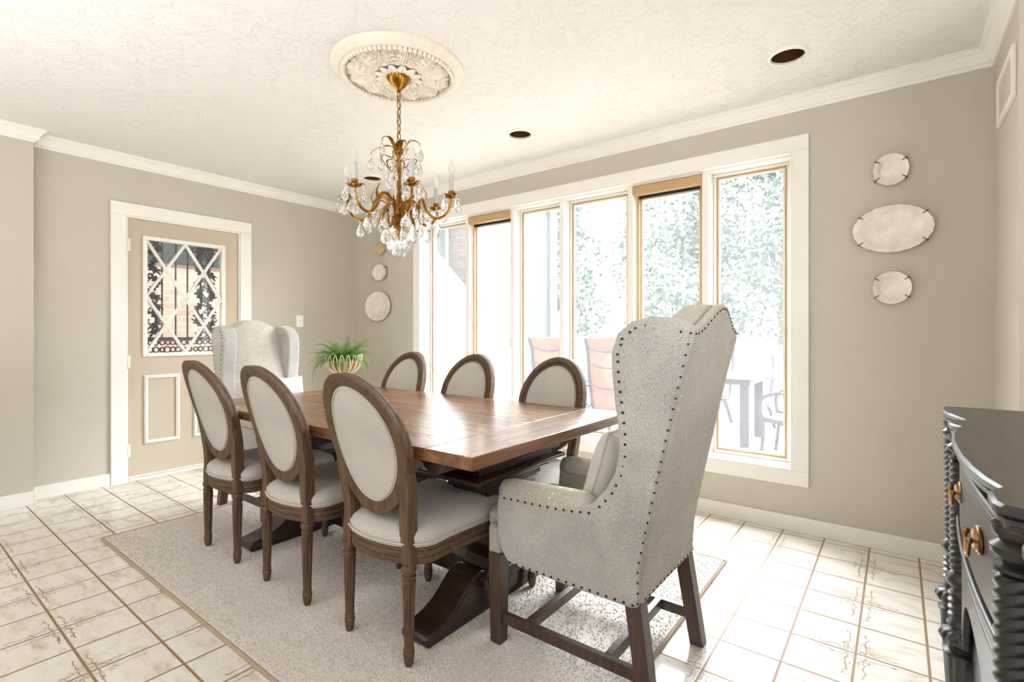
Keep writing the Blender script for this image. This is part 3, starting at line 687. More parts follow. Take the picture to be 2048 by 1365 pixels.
# ------------------------------------------------------------------ wing chair. local: y forward, x lateral, origin on floor under rear
def make_wing():
    t = thing('wing_chair', '', 'armchair')
    HWo = .252
    # side silhouettes (u forward from x=4.10, z)
    up = [(-.150, 1.158), (-.082, 1.190), (-.02, 1.196), (.034, 1.182), (.078, 1.145), (.098, 1.085), (.094, 1.01), (.082, .92), (.074, .85), (.074, .781), (.088, .719), (.120, .661), (.175, .600)]
    arm = [(.24, .592), (.307, .586), (.387, .583), (.459, .582), (.530, .578), (.553, .555), (.558, .50), (.555, .42), (.540, .367), (.508, .328)]
    low = [(.455, .321), (.242, .317), (.04, .316), (.012, .325)]
    rear = [(.004, .45), (-.034, .65), (-.082, .88), (-.145, 1.12)]
    poly = [tuple(p) for p in up+arm+low+rear]
    for s_ in (-1, 1):
        def fn(u, z, dd):
            fl = max(0, min(1, (u+.05)/.12))*max(0, min(1, (z-.62)/.3))
            tp = .010*max(0, (z-.8)/.4)
            return (s_*(HWo-dd-tp+.018*fl), u, z)
        m = MB(); m.prism(poly, fn, 0, .085); side = m.build('wing_and_arm', 'linen_weave', t, bevel=.012, bseg=4, angle=60)
        # rolled arm top
        m = MB(); P = [(s_*(HWo-.045), .55-.37*k/10, .568+.012*k/10) for k in range(11)]
        m.tube(P, [.038]+[.047]*9+[.03], 16); m.build('arm_pad', 'linen_warm', side, angle=80)
        nh = MB()
        def along(pts, off, step):
            acc = 0.; last = None
            for i in range(len(pts)-1):
                a, b = Vector(pts[i]), Vector(pts[i+1]); Ls = (b-a).length; q = 0
                while acc+ (Ls-q) >= step:
                    q += step-acc; acc = 0; yield a+(b-a)*(q/Ls), (b-a).normalized()
                acc += Ls-q
        for pts in (up+arm[:5],):
            for p, tn in along(pts, 0, .031):
                nn = Vector((tn.y, -tn.x)); pp = p+nn*.024; x, y, z = fn(pp.x, pp.y, 0)
                nh.ball((x+s_*.0005, y, z), .0048, (.6, 1, 1), 8)
        for k in range(17):
            u = .03+k*.029; nh.ball((s_*(HWo+.0005), u, .331), .0048, (.6, 1, 1), 8)
        for k in range(27):
            z = .34+k*.031; u = -.018-.0-.005*0; u0 = .004+(z-.45)*(-.22) if z > .45 else .004
            u1 = u0+.010; x, y, zz = fn(u1, z, 0); nh.ball((x+s_*.0005, y, zz), .0038, (.6, 1, 1), 8)
        nh.build('nailhead_trim', 'nail', side)
        MB().hexa([(s_*.228-.024, -.02+(-.018), 0), (s_*.228+.024, -.038, 0), (s_*.228+.024, .010, 0), (s_*.228-.024, .010, 0)],
                  [(s_*.216-.026, .012, .34), (s_*.216+.026, .012, .34), (s_*.216+.026, .064, .34), (s_*.216-.026, .064, .34)]).build('leg', 'legdark', t, bevel=.002)
        MB().hexa([(s_*.222-.023, .545, RZ-.0), (s_*.222+.023, .545, RZ), (s_*.222+.023, .591, RZ), (s_*.222-.023, .591, RZ)],
                  [(s_*.222-.027, .541, .34), (s_*.222+.027, .541, .34), (s_*.222+.027, .595, .34), (s_*.222-.027, .595, .34)]).build('leg', 'legdark', t, bevel=.002)
        MB().hexa([(s_*.222-.011, .01, .088), (s_*.222+.011, .01, .088), (s_*.222+.011, .01, .126), (s_*.222-.011, .01, .126)],
                  [(s_*.222-.011, .55, .088), (s_*.222+.011, .55, .088), (s_*.222+.011, .55, .126), (s_*.222-.011, .55, .126)]).build('stretcher', 'legdark', t, bevel=.002)
    for u in (.13, .44): MB().box(-.211, .211, u-.012, u+.012, .128-.038, .128).build('stretcher', 'legdark', t, bevel=.002)
    # back: camel top, leaning
    def ry(z): return .004-.22*max(0, z-.45)-.0*(z) if z > .45 else .004
    def backfn(u, v):
        x = (u*2-1); return x, v
    NX, NZ = 24, 16; hw = .235
    def topz(x): return 1.160+.078*(cos(min(1, abs(x))*pi)*.5+.5)
    for nm, mt, off, thick in (('outside_back', 'linen_warm', 0, .03), ('inside_back', 'linen_warm', .03, .085)):
        m = MB(); rows = []
        for j in range(NZ+1):
            row = []
            for i in range(NX+1):
                x = -1+2*i/NX; z = .33+(topz(x)-.33)*j/NZ; row.append((x*hw, z))
            rows.append(row)
        fv = [[None]*(NX+1) for _ in rows]; bv = [[None]*(NX+1) for _ in rows]
        for j, row in enumerate(rows):
            for i, (x, z) in enumerate(row):
                q = (j/NZ); rnd = .018*max(0, (q-.9)/.1)**2
                puff = .03*(1-(x/hw)**2) if off else 0
                fv[j][i] = m.bm.verts.new((x, ry(z)+off+thick+puff-rnd*(1 if off else 0), z)); bv[j][i] = m.bm.verts.new((x, ry(z)+off-.0, z))
        for G, fl in ((fv, 0), (bv, 1)):
            for j in range(NZ):
                for i in range(NX): m.bm.faces.new((G[j][i], G[j][i+1], G[j+1][i+1], G[j+1][i]))
        for i in range(NX):
            m.bm.faces.new((fv[NZ][i], fv[NZ][i+1], bv[NZ][i+1], bv[NZ][i])); m.bm.faces.new((fv[0][i], fv[0][i+1], bv[0][i+1], bv[0][i]))
        for j in range(NZ):
            m.bm.faces.new((fv[j][0], fv[j+1][0], bv[j+1][0], bv[j][0])); m.bm.faces.new((fv[j][NX], fv[j+1][NX], bv[j+1][NX], bv[j][NX]))
        bk = m.build(nm, mt, t, bevel=.012 if off == 0 else .02, bseg=4, angle=60)
        if not off:
            nh = MB()
            for k in range(21):
                x = -1+2*k/20; z = topz(x)-.016; nh.ball((x*hw*.96, ry(z)-.001, z), .0042, (1, .6, 1), 8)
            for k in range(15): nh.ball((-.22+.44*k/14, .003, .345), .0042, (1, .6, 1), 8)
            nh.build('nailhead_trim', 'nail', bk)
    # seat deck + cushion
    MB().box(-.19, .19, .03, .575, .325, .40).build('seat_deck', 'linen_warm', t, bevel=.02)
    m = MB(); m.box(-.235, .235, .55, .615, .318, .44); m.build('seat_front', 'linen_warm', t, bevel=.02, bseg=4)
    m = MB(); rr = []
    def sp(x, y, s): return (x*s, .36+(y-.36)*s)
    pts = []
    for cx_, cy_, a0 in ((.15, .60, 0), (-.15, .60, pi/2), (-.11, .14, pi), (.11, .14, 1.5*pi)):
        for k in range(7): a = a0+k/6*pi/2; pts.append((cx_+.05*cos(a), cy_+.045*sin(a)))
    for s_, z in ((.93, .392), (1., .402), (1.03, .43), (1.03, .455), (1., .478), (.9, .492), (.7, .5), (.35, .504)): rr.append([Vector((*sp(x, y, s_), z)) for x, y in pts])
    m.rings(rr); m.build('seat_cushion', 'linen_warm', t, angle=80)
    nh = MB()
    for k in range(14): nh.ball((-.215+.43*k/13, .6155, .328), .0042, (1, .6, 1), 8)
    nh.tube([(-.22, .614, .322), (.22, .614, .322)], .002, 6); nh.box(-.22, .22, .612, .6165, .3265, .3295)
    nh.build('nailhead_trim', 'nail', bpy.data.objects[t.children[-2].name])
    return t
wc = make_wing()
wc.location = (4.10, -1.635, 0); wc.rotation_euler = (0, 0, pi/2)
wc['label'] = 'large linen wing chair with nailhead trim in the right foreground, seen from behind'; wc['group'] = 'wing chairs at the table ends'
copy_tree(wc, None, (1.12, -1.575, 0), -pi/2, 'linen wing chair at the far table end in front of the lattice door')
# pillows
def pillow(name, label, mat, w, h, th, mtx, pin=.06, wr=0.):
    m = MB(); n = 22; RR = random.Random(5)
    ph = [RR.uniform(0, 6) for _ in range(4)]
    def sf(s_):
        def f(u, v):
            a, b = u*2-1, v*2-1
            x = a*w/2*(1-pin*(1-b*b)*abs(a)**2); y = b*h/2*(1-pin*(1-a*a)*abs(b)**2)
            q = (max(0, (1-a**4))*max(0, (1-b**4)))**.55
            z = s_*th/2*q + wr*q*(sin(9*a+ph[0]+3*b)*.5+sin(7*b+ph[1]-5*a)*.5)
            return mtx @ Vector((x, y, z))
        return f
    m.grid(sf(1), n, n); m.grid(sf(-1), n, n); bmesh.ops.remove_doubles(m.bm, verts=m.bm.verts, dist=1e-4)
    o = m.build(name, mat, angle=100); tag(o, label, 'pillow')
    s = MB(); pts = []
    for k in range(80):
        t = k/80*4; e = int(t); q = t-e
        a, b = [(-1+2*q, -1), (1, -1+2*q), (1-2*q, 1), (-1, 1-2*q)][e]
        pts.append(mtx @ Vector((a*w/2*(1-pin*(1-b*b)), b*h/2*(1-pin*(1-a*a)), 0)))
    s.tube(pts, .003, 6, True).build('seam', mat, o)
    return o
# lateral = world y, pillow leans on the inside back of the near chair (faces -x)
def pm(c, nx, tilt, roll=0):  # columns: lateral(y), up, normal
    up = Vector((sin(tilt)*-nx, 0, cos(tilt))); n = Vector((nx*cos(tilt), 0, sin(tilt))); lat = up.cross(n)
    mt = Matrix((lat, up, n)).transposed().to_4x4(); return Matrix.Translation(c) @ mt @ Matrix.Rotation(roll, 4, 'Z')
pillow('throw_pillow', 'grey linen pillow leaning inside the foreground wing chair', 'pillow', .32, .33, .12, pm((3.905, -1.655, .665), -1, .30), .04, .004)
pillow('throw_pillow', 'pale crumpled pillow in the wing chair at the far table end', 'pillow', .40, .32, .12, pm((1.395, -1.575, .685), 1, .25), .05, .008)
# ------------------------------------------------------------------ sideboard
SBZ = .920
sb = thing('sideboard', 'black rubbed sideboard with bow front, twisted columns and brass pull at the right edge', 'sideboard', (5.08, -1.97, 0))
ox, oy = 5.08, -1.97
half = [(4.836, -1.245), (4.816, -1.252), (4.806, -1.275), (4.804, -1.33), (4.806, -1.40), (4.816, -1.44), (4.836, -1.52), (4.836, -1.545), (4.808, -1.558), (4.802, -1.575), (4.802, -1.625), (4.808, -1.645), (4.819, -1.665), (4.806, -1.72), (4.797, -1.79), (4.791, -1.88), (4.790, -1.97)]
full = half+[(x, 2*oy-y) for x, y in reversed(half[:-1])]
def topring(g, z): return [Vector((x-ox+ (g if True else 0), (y-oy)*(1-g*.9), z)) for x, y in full]+[Vector((.28-g, -(half[0][1]-oy)*1*(1-g*.9)*1, z)), Vector((.28-g, (half[0][1]-oy)*(1-g*.9), z))]
m = MB()
m.rings([topring(.018, SBZ-.038), topring(.012, SBZ-.034), topring(.012, SBZ-.028), topring(.005, SBZ-.026), topring(.005, SBZ-.019), topring(.008, SBZ-.018), topring(.0, SBZ-.013), topring(0, SBZ-.004), topring(.004, SBZ-.0006)])
m.build('top_moulding', 'black', sb, angle=30)
m = MB(); m.rings([topring(.004, SBZ-.0008), topring(.005, SBZ)]); m.build('top', 'blacktop', sb, angle=30)
def bow(y, inset=0):  # front x of the case at world y
    t = (y-oy)/.33; return 4.815-.012*(1-min(1, t*t))+inset
ys = [oy-.33+.66*k/24 for k in range(25)]
def bowpanel(z0, z1, inset, th=.02, mb=None, y0=-.33, y1=.33):
    mb = mb or MB(); rr = []
    for k in range(25):
        y = oy+y0+(y1-y0)*k/24; x = bow(y, inset)-ox
        rr.append([Vector((x, y-oy, z0)), Vector((x, y-oy, z1)), Vector((x+th, y-oy, z1)), Vector((x+th, y-oy, z0))])
    return mb.rings(rr)
m = MB(); m.box(4.845-ox, .27, -.70, .70, .30, SBZ-.038); cs = m.build('case', 'black', sb, bevel=.003)
m = bowpanel(.60, SBZ-.04, .012, .03); m.build('frieze', 'black', sb, bevel=.002)
m = bowpanel(.70, .862, .006, .012, y0=-.30, y1=.30); dr = m.build('drawer', 'black', sb, bevel=.004)
m = MB()
for z in (.868, .684): bowpanel(z, z+.012, .0, .014, m)
m.build('bead_moulding', 'black', sb, bevel=.004)
m = MB(); rr = []
for k in range(25):   # arched apron
    t = -1+k/12; y = oy+t*.33; x = bow(y, .01)-ox; zb = .36+.22*(1-t*t)**.8 if abs(t) < 1 else .36
    rr.append([Vector((x, y-oy, zb)), Vector((x, y-oy, .64)), Vector((x+.016, y-oy, .64)), Vector((x+.016, y-oy, zb))])
m.rings(rr); m.build('arched_apron', 'black', sb, bevel=.003)
m = MB()
for y0 in (-.68, .40): 
    for z0, z1 in ((.40, .60), (.655, .84)): m.box(4.838-ox, 4.85-ox, y0, y0+.28, z0, z1)
m.build('end_panel', 'black', sb, bevel=.004)
# pull
for yy in (-.16, .16):
    pt_ = Vector((bow(oy+yy, .006)-ox, yy, .792)); m = MB()
    mt = Matrix.Translation(pt_) @ Matrix.Rotation(-pi/2, 4, 'Y')
    m.rings([[mt @ Vector((.024*r*cos(a), .036*r*sin(a), h)) for a in arc(32)[:-1]] for r, h in ((1, 0), (1, .003), (.9, .005), (.85, .003), (.75, .004), (.7, .009), (.5, .012), (.02, .012))])
    pl = m.build('drawer_pull', 'brasspull', dr)
    m = MB()
    for q in (-1, 1): m.ball(pt_+Vector((-.016, q*.028, .004)), .006, seg=10); m.tube([pt_+Vector((0, q*.028, .004)), pt_+Vector((-.016, q*.028, .004))], .003, 8)
    m.tube([pt_+Vector((-.017, .028*cos(a), .004-.034*sin(a))) for a in arc(16, 0, pi)], .0032, 8); m.build('bail', 'brasspull', pl)
# columns: twisted shaft, rings, gadroon collar and reeded leg
def column(x, y):
    m = MB(); mt = Matrix.Translation((x, y, 0)); N = 60; rr = []
    def ring(r, z, fn=None): rr.append([mt @ Vector((KR*(fn(a, z) if fn else r)*cos(a), KR*(fn(a, z) if fn else r)*sin(a), z)) for a in arc(N)[:-1]])
    r0 = .029; KR = 1.6
    for r, z in ((.007, 0), (.013, .01), (.015, .03), (.010, .045), (.013, .05)): ring(r, z)
    for k in range(7): ring(0, .055+k*.045, lambda a, z: (.013+.010*(z-.055)/.27)*(1-.12*(.5-.5*cos(a*12))))
    for r, z in ((.026, .330), (.026, .336), (.019, .340), (.019, .350)): ring(r, z)
    for z, b in ((.353, .9), (.362, 1.2), (.374, 1.3), (.386, 1.1)): ring(0, z, lambda a, zz, b=b: .024*b*(1-.1*(.5-.5*cos(a*14))))
    for r, z in ((.018, .390), (.016, .398), (.021, .404), (.017, .412), (.015, .418)): ring(r, z)
    for k in range(16): z = .42+k*.0045; ring(.019 if k % 4 in (1, 2) else .0155, z)
    for r, z in ((.014, .494), (.018, .502), (.022, .514), (.022, .522), (.017, .534), (.013, .540), (.017, .545)): ring(r, z)
    for k in range(170):
        z = .55+k*.27/169; ring(0, z, lambda a, zz: r0/KR*(1-.17*(1-abs(sin(2.5*a-zz*pi/.0165)))))
    for r, z in ((.013, .822), (.018, .826), (.018, .831), (.012, .834), (.014, .84), (.020, .85), (.020, .858), (.014, .866), (.016, .870), (.019, .876), (.019, .886)): ring(r, z)
    m.rings(rr); return m
for x, y in ((4.836, -1.335), (4.832, -1.590), (4.832, -2.350), (4.836, -2.605)):
    column(x-ox, y-oy).build('twisted_column', 'black', sb, angle=50)
for y in (-1.30, -2.64):
    MB().box(.20, .25, y-oy-.025, y-oy+.025, 0, .31).build('rear_leg', 'black', sb, bevel=.003)
# ------------------------------------------------------------------ fern on plant stand in the corner
ps = thing('plant_stand', 'slim cream pedestal plant stand in the corner behind the table', 'plant stand', (.62, -.54, 0))
MB().lathe([(.15, 0), (.15, .02), (.13, .03), (.03, .05), (.025, .1), (.03, .35), (.025, .6), (.03, .65), (.10, .68), (.125, .685), (.125, .70), (0, .70)], None, 32).build('pedestal', 'white_metal', ps)
pf = thing('potted_fern', 'bright green fern in a cream wire lotus basket in the room corner', 'plant', (.62, -.54, .70))
pl = MB()
for k in range(18):
    a = 2*pi*k/18
    for da in (-.10, .10):
        P = [(.035*cos(a), .035*sin(a), .055), (.10*cos(a+da), .10*sin(a+da), .085), (.150*cos(a+da*1.3), .150*sin(a+da*1.3), .14), (.165*cos(a+da), .165*sin(a+da), .20), (.160*cos(a+da*.2), .160*sin(a+da*.2), .245)]
        pl.tube(smoothpath(P, 4), .0035, 6)
pl.tube([(.036*cos(a), .036*sin(a), .055) for a in arc(20)[:-1]], .006, 6, True)
pl.build('wire_basket', 'white_metal', pf)
m = MB()
for k in range(4):
    a = pi/4+k*pi/2
    m.tube(smoothpath([(.03*cos(a), .03*sin(a), .052), (.07*cos(a), .07*sin(a), .055), (.10*cos(a), .10*sin(a), .035), (.112*cos(a), .112*sin(a), .004)], 5), .0042, 6)
m.build('basket_feet', 'white_metal', pf)
MB().lathe([(.03, .06), (.09, .085), (.135, .14), (.145, .19), (.13, .195), (0, .19)], None, 28).build('coir_liner', 'liner', pf)
def frond(a, L, el, droop, mat, w=.055, twist=0):
    m = MB(); P = []; p = Vector((.05*cos(a), .05*sin(a), .19)); e = el; n = 20; az = a
    for k in range(n+1):
        P.append(p.copy()); p = p+Vector((cos(az)*cos(e), sin(az)*cos(e), sin(e)))*L/n; e -= droop/n; az += twist/n
    m.tube(P, [.0022*(1-k/(n+2)) for k in range(n+1)], 5)
    for k in range(2, n*2, 2):
        q = k/(n*2); i = min(int(q*n), n-1); f_ = q*n-i; c_ = P[i].lerp(P[i+1], f_); t_ = (P[i+1]-P[i]).normalized()
        sd_ = t_.cross(Vector((0, 0, 1))).normalized(); nn = sd_.cross(t_)
        wl = w*(1-q)**.7*(.5+.5*min(1, q*5))
        for s_ in (-1, 1):
            d_ = (sd_*s_+t_*.45-nn*.15).normalized(); tip = c_+d_*wl
            for j in range(5):
                b0 = c_+d_*wl*(j/5); ww = L/n*.34*(1-j/6)
                for s2 in (-1, 1):
                    e_ = b0+d_*wl*.16+t_*s2*ww*1.5-nn*.002; m.bm.faces.new([m.bm.verts.new(x) for x in (b0, b0+d_*wl*.13+t_*s2*ww*.3, e_, b0+d_*wl*.02+t_*s2*ww)])
            m.bm.faces.new([m.bm.verts.new(x) for x in (c_+d_*wl*.7, tip, c_+d_*wl*.72+t_*.003)])
    return m.build('frond', mat, pf, smooth=False)
RF = random.Random(11)
for k in range(84):
    a = 2*pi*k*.618; el = RF.uniform(.35, 1.5)
    frond(a, RF.uniform(.19, .31), el, RF.uniform(.9, 2.2), 'fern' if RF.random() < .65 else 'fern_d', RF.uniform(.055, .085), RF.uniform(-.6, .6))
for a, L, el, dr_ in ((pi+.75, .34, .5, 2.6), (pi+1.1, .30, .6, 1.6), (pi+.9, .38, .35, 2.4), (.6, .26, .5, 2.4)): frond(a, L, el, dr_, 'fern', .05)
# ------------------------------------------------------------------ medallion and chandelier
CX, CY = 2.655, -1.592
md = thing('ceiling_medallion', 'ornate cream plaster ceiling medallion with acanthus leaves above the chandelier', 'ceiling medallion', (CX, CY, ZC))
MB().lathe([(.334, 0), (.334, -.010), (.325, -.020), (.312, -.024), (.306, -.032), (.292, -.036), (.278, -.034), (.270, -.020), (.262, -.016), (.10, -.016), (0, -.016)], None, 96).build('disc', 'plaster', md)
m = MB()
for k in range(74): a = 2*pi*k/74; m.ball((.276*cos(a), .276*sin(a), -.040), .0115, seg=10)
m.build('bead_ring', 'plaster', md)
def acanthus(r0, r1, w, lift, lobes=5, curl=.02):
    m = MB()
    def f(u, v):
        t = u; s_ = v*2-1
        ww = w*(.28+.72*sin(pi*min(1, t*.78+.12))**.8)*(1+.14*cos(lobes*2*pi*t)) * (1 if t < .93 else max(.15, (1-t)/.07))
        fan = r0+(r1-r0)*(t-.10*(s_*s_)*(1-t)*1.0)
        z = -.018-lift*sin(pi*min(1, t*.85+.1))*(1-.45*s_*s_)-.008*cos(s_*pi*7)*(.4+.6*t)-curl*max(0, t-.8)
        return Vector((fan, s_*ww, z))
    m.grid(f, 26, 24); return m
lf = acanthus(.125, .262, .044, .034).build('acanthus_leaf', 'plaster', md, solid=.004, angle=70)
for k in range(1, 12):
    c_ = lf.copy(); COL.objects.link(c_); c_.parent = md; c_.rotation_euler = (0, 0, 2*pi*k/12)
lf2 = acanthus(.15, .255, .026, .018, 4).build('small_leaf', 'plaster', md, solid=.004, angle=70); lf2.rotation_euler = (0, 0, pi/12)
for k in range(1, 12):
    c_ = lf2.copy(); COL.objects.link(c_); c_.parent = md; c_.rotation_euler = (0, 0, 2*pi*(k+.5)/12)
MB().lathe([(.150, -.014), (.150, -.022), (.138, -.034), (.125, -.036), (.115, -.026), (0, -.026)], None, 64, 12, .10, (-.05, -.02)).build('rosette_ring', 'plaster', md)
pt1 = MB().grid(lambda u, v: Vector((.045+.075*u, (v*2-1)*.024*sin(pi*min(1, u*.8+.2))**.6, -.030-.022*sin(pi*(u*.7+.1))*(1-.5*(v*2-1)**2)+.004*(abs(v*2-1) < .15))), 12, 10).build('rosette_petal', 'plaster', md, solid=.004, angle=70)
for k in range(1, 12):
    c_ = pt1.copy(); COL.objects.link(c_); c_.parent = md; c_.rotation_euler = (0, 0, 2*pi*k/12)
cz0 = ZC-.035
chd = thing('chandelier', 'brass six arm chandelier with candle lights and hanging crystal drops', 'chandelier', (CX, CY, 0))
MB().lathe([(.062, cz0+.012), (.066, cz0), (.062, cz0-.010), (.050, cz0-.028), (.032, cz0-.05), (.016, cz0-.066), (.010, cz0-.072), (.012, cz0-.08), (0, cz0-.085)], None, 96, 24, .16, (cz0-.07, cz0-.012)).build('canopy', 'bronze', chd)
m = MB(); zt, zb_ = cz0-.082, 2.135; nl = 6; hh = (zt-zb_)/nl
for k in range(nl):
    zc = zt-hh*(k+.5); an = pi/2*(k % 2); pts = [(.011*cos(a)*cos(an), .011*cos(a)*sin(an), zc+hh*.60*sin(a)) for a in arc(16)[:-1]]
    m.tube(pts, .0024, 6, True)
m.tube([(.006*sin(q*1.3), .006*cos(q*1.3), zt-(zt-zb_)*q/20) for q in range(21)], .0022, 6)
m.build('chain', 'bronze', chd)
MB().lathe([(0, 2.14), (.01, 2.135), (.02, 2.12), (.012, 2.105), (.022, 2.095), (.022, 2.07), (.012, 2.06), (.009, 2.05), (.009, 1.86), (.014, 1.85), (.011, 1.83), (.03, 1.80), (.045, 1.775), (.05, 1.75), (.03, 1.73), (.022, 1.715), (.03, 1.70), (.012, 1.68), (.01, 1.64), (0, 1.635)], None, 32).build('stem', 'bronze', chd)
MB().lathe([(.013, 2.04), (.022, 2.0), (.016, 1.96), (.024, 1.93), (.015, 1.9), (.02, 1.875), (.013, 1.86)], None, 12).build('glass_column', 'crystal', chd, smooth=False)
def cryst(h, w_):   # faceted pear drop hanging from z=0, with a small bead above it
    m = MB(); s8 = 8; rr = []
    def rg(r, z, o=0): rr.append([Vector((r*cos(2*pi*(k+o)/s8), r*.55*sin(2*pi*(k+o)/s8), z)) for k in range(s8)])
    rg(.0008, -.016); rg(w_*.28, -.016-h*.22, .5); rg(w_*.46, -.016-h*.5); rg(w_*.5, -.016-h*.68, .5); rg(w_*.36, -.016-h*.87); rg(.001, -.016-h, .5)
    m.rings(rr); b = []
    for z, r in ((0, .001), (-.004, .0065), (-.009, .0065), (-.013, .001)): b.append([Vector((r*cos(2*pi*k/8), r*sin(2*pi*k/8), z)) for k in range(8)])
    m.rings(b); return m
cr = {}
def drop(x, y, z, h=.045, w_=.026, rz=0):
    key = (h, w_)
    if key not in cr:
        o = cryst(h, w_).build('crystal_drop', 'crystal', chd, smooth=False); cr[key] = o
    else:
        o = cr[key].copy(); COL.objects.link(o); o.parent = chd
    o.location = (x, y, z); o.rotation_euler = (0, 0, rz); return o
# camera-independent arm directions
A0 = YAW+radians(-5)
def curl_leaf(path, w_):
    m = MB(); P = smoothpath(path, 5); n = len(P)
    up = Vector((0, 0, 1)); rr = []
    for i, p in enumerate(P):
        t_ = (P[min(i+1, n-1)]-P[max(i-1, 0)]).normalized(); sdv = t_.cross(up)
        sdv = sdv.normalized() if sdv.length > 1e-4 else Vector((1, 0, 0)); nn = sdv.cross(t_); q = i/(n-1)
        ww = w_*sin(pi*min(.98, q*.8+.15))*(1+.3*(i % 2)); rr.append([p+sdv*ww, p+nn*.003, p-sdv*ww, p-nn*.001])
    m.rings(rr); return m
for k in range(6):
    a = A0+k*pi/3; c_, s_ = cos(a), sin(a); P3 = lambda r, z: (r*c_, r*s_, z)
    path = [P3(.02, 1.77), P3(.07, 1.845), P3(.12, 1.835), P3(.145, 1.775), P3(.185, 1.735), P3(.235, 1.745), P3(.268, 1.79), P3(.275, 1.835)]
    pp = smoothpath(path, 6); m = MB(); m.tube(pp, [.009-.003*i/len(pp) for i in range(len(pp))], 8); arm = m.build('arm', 'bronze', chd)
    curl_leaf([P3(.16, 1.755), P3(.135, 1.80), P3(.145, 1.85), P3(.125, 1.89)], .010).build('acanthus_leaf', 'bronze', arm)
    curl_leaf([P3(.05, 1.82), P3(.08, 1.79), P3(.10, 1.74), P3(.115, 1.70)], .011).build('acanthus_leaf', 'bronze', arm)
    bx, by = .275*c_, .275*s_
    mt = Matrix.Translation((bx, by, 1.835))
    MB().lathe([(.006, -.004), (.02, .0), (.034, .008), (.036, .012), (.022, .012), (.015, .018), (.017, .03), (.015, .036), (0, .036)], mt, 32, 8, .25, (.0, .0125)).build('bobeche', 'bronze', chd)
    cn = MB().lathe([(.0125, .036), (.0125, .118), (.011, .120), (0, .120)], mt, 20).build('candle_sleeve', 'candle', chd)
    MB().lathe([(.008, .118), (.008, .124), (.015, .137), (.018, .150), (.0155, .166), (.008, .184), (.002, .199), (0, .201)], mt, 20).build('bulb', 'bulb', cn)
    for j in range(4):
        b = a+pi/4+j*pi/2; lv = curl_leaf([(bx+.012*cos(b), by+.012*sin(b), 1.843), (bx+.034*cos(b), by+.034*sin(b), 1.852), (bx+.046*cos(b), by+.046*sin(b), 1.846)], .009)
        lv.build('bobeche_leaf', 'bronze', chd)
        drop(bx+.044*cos(b), by+.044*sin(b), 1.842, 0.062, 0.037, b+j)
    drop(.205*c_, .205*s_, 1.728, 0.074, 0.042, a); drop(.16*c_, .16*s_, 1.745, 0.068, 0.040, a+1)
    b = a+pi/6; drop(.12*cos(b), .12*sin(b), 1.80, 0.068, 0.042, b)
    MB().tube(smoothpath([(.05*cos(b), .05*sin(b), 1.80), (.09*cos(b), .09*sin(b), 1.82), (.12*cos(b), .12*sin(b), 1.80)], 4), .003, 6).build('hook_wire', 'bronze', chd)
    # upper crown
    hi = k % 2 == 0
    pth = [P3(.012, 2.06), P3(.03, 2.10), P3(.06, 2.135 if hi else 2.115), P3(.095 if hi else .12, 2.13 if hi else 2.10), P3(.11 if hi else .15, 2.112 if hi else 2.078)]
    curl_leaf(pth, .011).build('crown_leaf', 'bronze', chd)
    e = pth[-1]; drop(e[0], e[1], e[2], 0.074, 0.042, a)
    q = .09; drop(q*cos(b), q*sin(b), 2.055, 0.068, 0.040, b)
    q = .055; drop(q*cos(b), q*sin(b), 1.99, 0.062, 0.037, b+1)
    MB().tube(smoothpath([(.01*cos(b), .01*sin(b), 2.03), (.05*cos(b), .05*sin(b), 2.05), (.09*cos(b), .09*sin(b), 2.055), (.085*cos(b), .085*sin(b), 2.03), (.055*cos(b), .055*sin(b), 1.99), (.04*cos(b), .04*sin(b), 2.0)], 4), .0028, 6).build('scroll_wire', 'bronze', chd)
    q = .075; drop(q*cos(a), q*sin(a), 1.70, 0.081, 0.048, a)
    q = .04; drop(q*cos(b), q*sin(b), 1.665, 0.088, 0.053, b)
    drop(.1*c_, .1*s_, 1.745, 0.068, 0.040, a+2)
MB().ball((0, 0, 1.572), .040, seg=12).build('crystal_ball', 'crystal', chd, smooth=False)
MB().tube([(0, 0, 1.64), (0, 0, 1.606)], .002, 6).build('ball_wire', 'bronze', chd)
# ------------------------------------------------------------------ outdoors, garden side
struct(MB().box(-12, 30, .2, 45, -.6, -.5).build('trim_8', 'lawn', smooth=False)); bpy.data.objects['trim_8'].name = 'lawn_ground'
dk = MB()
for k in range(44): dk.box(.3+k*.14, .3+k*.14+.132, .21, 5.6, -.14, -.10)
o = dk.build('patio_deck', 'deck', smooth=False); struct(o)
rl = thing('deck_railing', 'white deck railing with balusters beyond the patio chairs', 'railing', (0, 5.5, -.10))
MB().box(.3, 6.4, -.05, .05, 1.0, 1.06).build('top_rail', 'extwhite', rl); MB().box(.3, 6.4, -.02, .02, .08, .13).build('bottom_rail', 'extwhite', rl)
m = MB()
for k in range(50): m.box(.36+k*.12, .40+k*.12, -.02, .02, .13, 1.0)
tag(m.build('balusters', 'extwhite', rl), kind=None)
pb = thing('garden_shed_wall', 'low dark wall beyond the deck railing', 'wall', (2, 9, -.5)); MB().box(-4, 9, 0, .4, 0, 1.35).build('wall_face', 'bark', pb)
